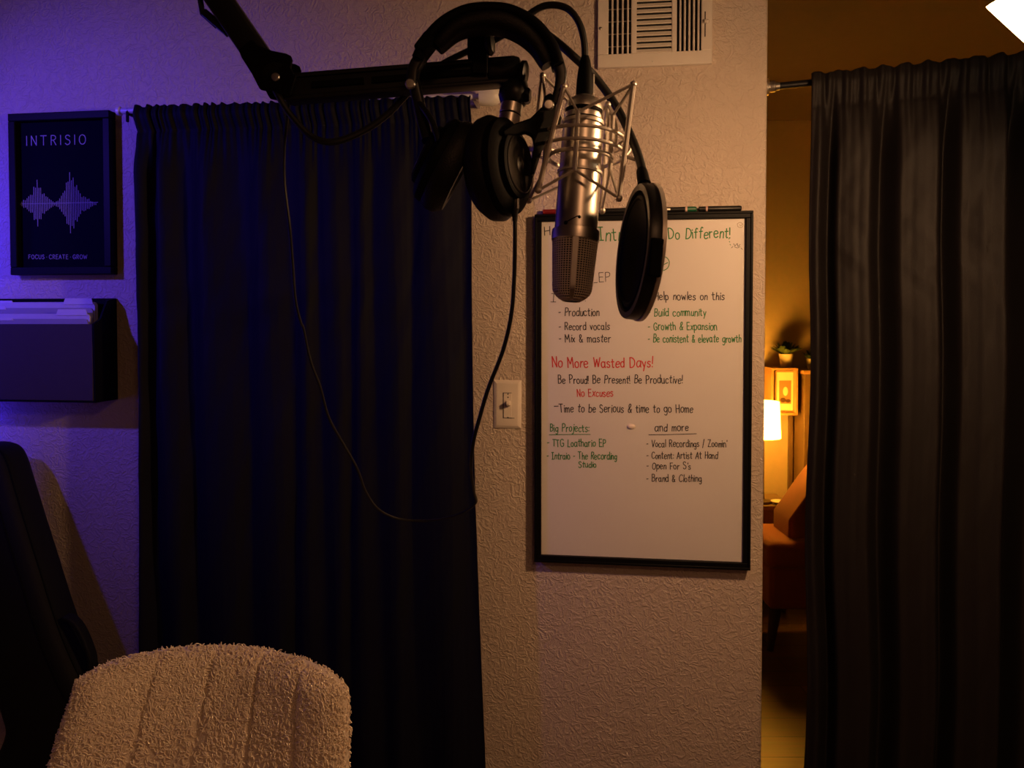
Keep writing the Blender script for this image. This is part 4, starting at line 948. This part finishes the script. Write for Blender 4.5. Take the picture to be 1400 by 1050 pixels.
mb = MB(); zs0 = P(1047, 598, ly).z; zs1 = P(1047, 549, ly).z
n = 36; rings = [[Vector((lx + r * math.cos(2 * math.pi * j / n), ly + r * math.sin(2 * math.pi * j / n), z)) for j in range(n)] for r, z in ((.082, zs0), (.074, zs1), (.03, zs1 + .001), (.004, zs1 + .001))]
mb.loft(rings, cap=False); ds = obj('lamp_shade', mb, M['dshade'], t, solid=.002)
mb = MB(); mb.lathe((lx, ly, tz), (0, 0, 1), [(.045, 0), (.045, .012), (.012, .020), (.008, .05), (.008, zs0 - tz + .02)], 24); obj('stem', mb, M['dark'], t)
t = thing('small_dish', 'small pale dish at the foot of the table lamp', 'dish', T((P(1064, 680, ty - .09).x, ty - .09, tz)))
mb = MB(); mb.lathe((P(1064, 680, ty - .09).x, ty - .09, tz + .0005), (0, 0, 1), [(.014, 0), (.015, .003), (.034, .014), (.033, .016), (.014, .006)], 24); obj('bowl', mb, M['pot'], t)
# tall stand: a wooden cube on thin legs
cy0 = 3.70; cyd = .146
cxl, cxr = P(1055, 505, cy0).x, P(1091.5, 505, cy0).x; cz1 = P(1070, 503, cy0).z; cz0 = P(1070, 568, cy0).z
t = thing('cube_stand', 'open wooden cube shelf on a slim post beside the table lamp', 'shelf', T(((cxl + cxr) / 2, cy0 + cyd / 2, 0)))
th_ = .012
for nm, A1, B1 in (('top_panel', (cxl, cy0, cz1 - th_), (cxr, cy0 + cyd, cz1)), ('bottom_panel', (cxl, cy0, cz0), (cxr, cy0 + cyd, cz0 + th_)), ('side_panel', (cxl, cy0, cz0 + th_), (cxl + th_, cy0 + cyd, cz1 - th_)), ('side_panel', (cxr - th_, cy0, cz0 + th_), (cxr, cy0 + cyd, cz1 - th_)), ('back_panel', (cxl + th_, cy0 + cyd - .01, cz0 + th_), (cxr - th_, cy0 + cyd, cz1 - th_))):
    mb = MB(); mb.bx(A1, B1); obj(nm, mb, M['oak'], t, bevel=.0015)
px_ = P(1083, 600, cy0 + .10).x
mb = MB(); mb.bx((px_ - .010, cy0 + .115, .0), (px_ + .010, cy0 + .135, cz0)); obj('post', mb, M['table'], t, bevel=.001)
# picture inside the cube
fx0, fx1 = P(1061, 530, cy0 + .02).x, P(1087.5, 530, cy0 + .02).x; fz0, fz1 = cz0 + th_ + .001, cz1 - th_ - .004; fy = cy0 + .03
t = thing('picture_frame', 'small framed sepia picture standing inside the wooden cube shelf', 'picture', T(((fx0 + fx1) / 2, fy, fz0)))
mb = MB()
for A1, B1 in (((fx0, fy, fz0), (fx1, fy + .014, fz0 + .008)), ((fx0, fy, fz1 - .008), (fx1, fy + .014, fz1)), ((fx0, fy, fz0 + .008), (fx0 + .006, fy + .014, fz1 - .008)), ((fx1 - .006, fy, fz0 + .008), (fx1, fy + .014, fz1 - .008))): mb.bx(A1, B1)
obj('frame', mb, M['oak'], t)
mb = MB(); mb.bx((fx0 + .004, fy + .006, fz0 + .006), (fx1 - .004, fy + .012, fz1 - .006)); mt_ = obj('mat_board', mb, M['mat'], t)
iw = (fx1 - fx0); ih = fz1 - fz0
mb = MB(); mb.bx((fx0 + iw * .22, fy + .0045, fz0 + ih * .20), (fx1 - iw * .16, fy + .0062, fz1 - ih * .24)); pp = obj('print', mb, M['sepia'], mt_)
mb = MB(); mb.sphere((fx0 + iw * .42, fy + .0045, fz0 + ih * .29), .016, 12, 6, (1, .06, .8)); mb.sphere((fx0 + iw * .68, fy + .0045, fz0 + ih * .27), .014, 12, 6, (1, .06, .7)); obj('print_shape', mb, M['sepiad'], t)
mb = MB(); mb.sphere((fx0 + iw * .54, fy + .0042, fz0 + ih * .50), .013, 12, 8, (1, .06, 1.8)); obj('print_figure', mb, M['mat'], t)
# potted plants
def plant(cx_, cy_, cz_, r, h, nl, L, label, seed):
    t = thing('potted_plant', label, 'plant', T((cx_, cy_, cz_)), 'small plants in the next room')
    mb = MB(); mb.lathe((cx_, cy_, cz_), (0, 0, 1), [(r * .68, 0), (r * .74, .003), (r, h), (r * 1.02, h), (r * .9, h - .002), (r * .86, h - .010)], 28); obj('pot', mb, M['pot'], t)
    mb = MB(); mb.lathe((cx_, cy_, cz_ + h - .012), (0, 0, 1), [(r * .85, 0), (r * .8, .004)], 20); obj('soil', mb, M['soil'], t)
    rd = random.Random(seed); mb = MB()
    for i in range(nl):
        az = rd.uniform(0, 2 * math.pi); el_ = R(rd.uniform(36, 90)); ll = L * rd.uniform(.7, 1.05)
        d = Vector((math.cos(az) * math.cos(el_), math.sin(az) * math.cos(el_), math.sin(el_))); sd = d.cross(Vector((0, 0, 1))).normalized() if abs(d.z) < .99 else Vector((1, 0, 0)); up2 = sd.cross(d)
        b0 = Vector((cx_, cy_, cz_ + h - .006)) + Vector((d.x, d.y, 0)) * r * .5; wd = L * .13
        rings = []
        for f, ww in ((0, .35), (.3, .9), (.6, 1), (.85, .6), (1, .06)):
            c = b0 + d * (ll * f) + Vector((0, 0, -ll * .18 * f * f)); rings.append([c + sd * wd * ww, c + up2 * wd * .35 * ww, c - sd * wd * ww, c - up2 * wd * .2 * ww])
        mb.loft(rings)
    obj('foliage', mb, M['leaf'], t)
plant(P(1074.5, 500, cy0 + .07).x, cy0 + .07, cz1 + .0005, .036, P(1074, 484, cy0 + .07).z - cz1, 90, .088, 'spiky green plant in a white pot on top of the wooden cube shelf', 2)
# cabinet at the right, second plant on it
ky = 3.70; kx0 = P(1100, 510, ky).x; kz = P(1100, 506, ky).z
t = thing('tall_cabinet', 'plain brown cabinet right of the wooden cube shelf, half behind the charcoal curtain', 'cabinet', T((kx0 + .4, ky + .11, 0)))
mb = MB(); mb.bx((kx0, ky, .0), (kx0 + .8, ky + .13, kz - .02)); obj('body', mb, M['table'], t, bevel=.003)
mb = MB(); mb.bx((kx0 - .012, ky - .012, kz - .02), (kx0 + .812, ky + .135, kz)); obj('top', mb, M['oak'], t, bevel=.003)
plant(P(1111, 500, ky + .08).x, ky + .08, kz + .0005, .034, .055, 40, .07, 'small dark plant on the brown cabinet, cut off by the charcoal curtain', 5)
# sofa
sy0 = 3.0; sy1 = 3.30
sxl = P(1050, 760, sy0).x; sxr = 2.35; szt = P(1080, 742, sy0).z; szb = P(1080, 835, sy0).z
t = thing('sofa', 'rust orange sofa with tapered legs in the lamp-lit room', 'sofa', T(((sxl + sxr) / 2, sy1, 0)))
mb = MB(); mb.bx((sxl + .01, sy0, szb), (sxr, sy1 + .005, szt - .10)); obj('base', mb, M['sofa'], t, bevel=.02, seg=4)
mb = MB(); mb.bx((sxl, sy0 - .015, szt - .115), (sxr, sy1 + .015, szt)); obj('seat_cushion', mb, M['sofa'], t, bevel=.035, seg=5)
# slanted back/arm
bxl = P(1079, 715, sy0 + .06).x; p1 = P(1079, 742, sy0 + .06); p2 = P(1080, 712, sy0 + .06); p3 = P(1114, 664, sy0 + .06); p4 = P(1150, 618, sy0 + .06)
mm = MB(); poly = [(p1.x, szt - .03), (p2.x, p2.z), (p3.x, p3.z), (p4.x, p4.z), (p4.x + .2, p4.z), (p4.x + .3, szt - .03)]
mm.prism(poly, sy0 + .06, sy0 + .26); obj('back_cushion', mm, M['sofa'], t, bevel=.016, seg=4)
for lx_, ly_ in ((sxl + .045, sy0 + .06), (sxl + .045, sy1 - .05), (sxr - .08, sy0 + .06), (sxr - .08, sy1 - .05)):
    mb = MB(); mb.tube([(lx_ + .012, ly_, szb + .01), (lx_ - .012, ly_, 0)], .024, 14, scale=[1.15, .6]); obj('leg', mb, M['dark'], t)
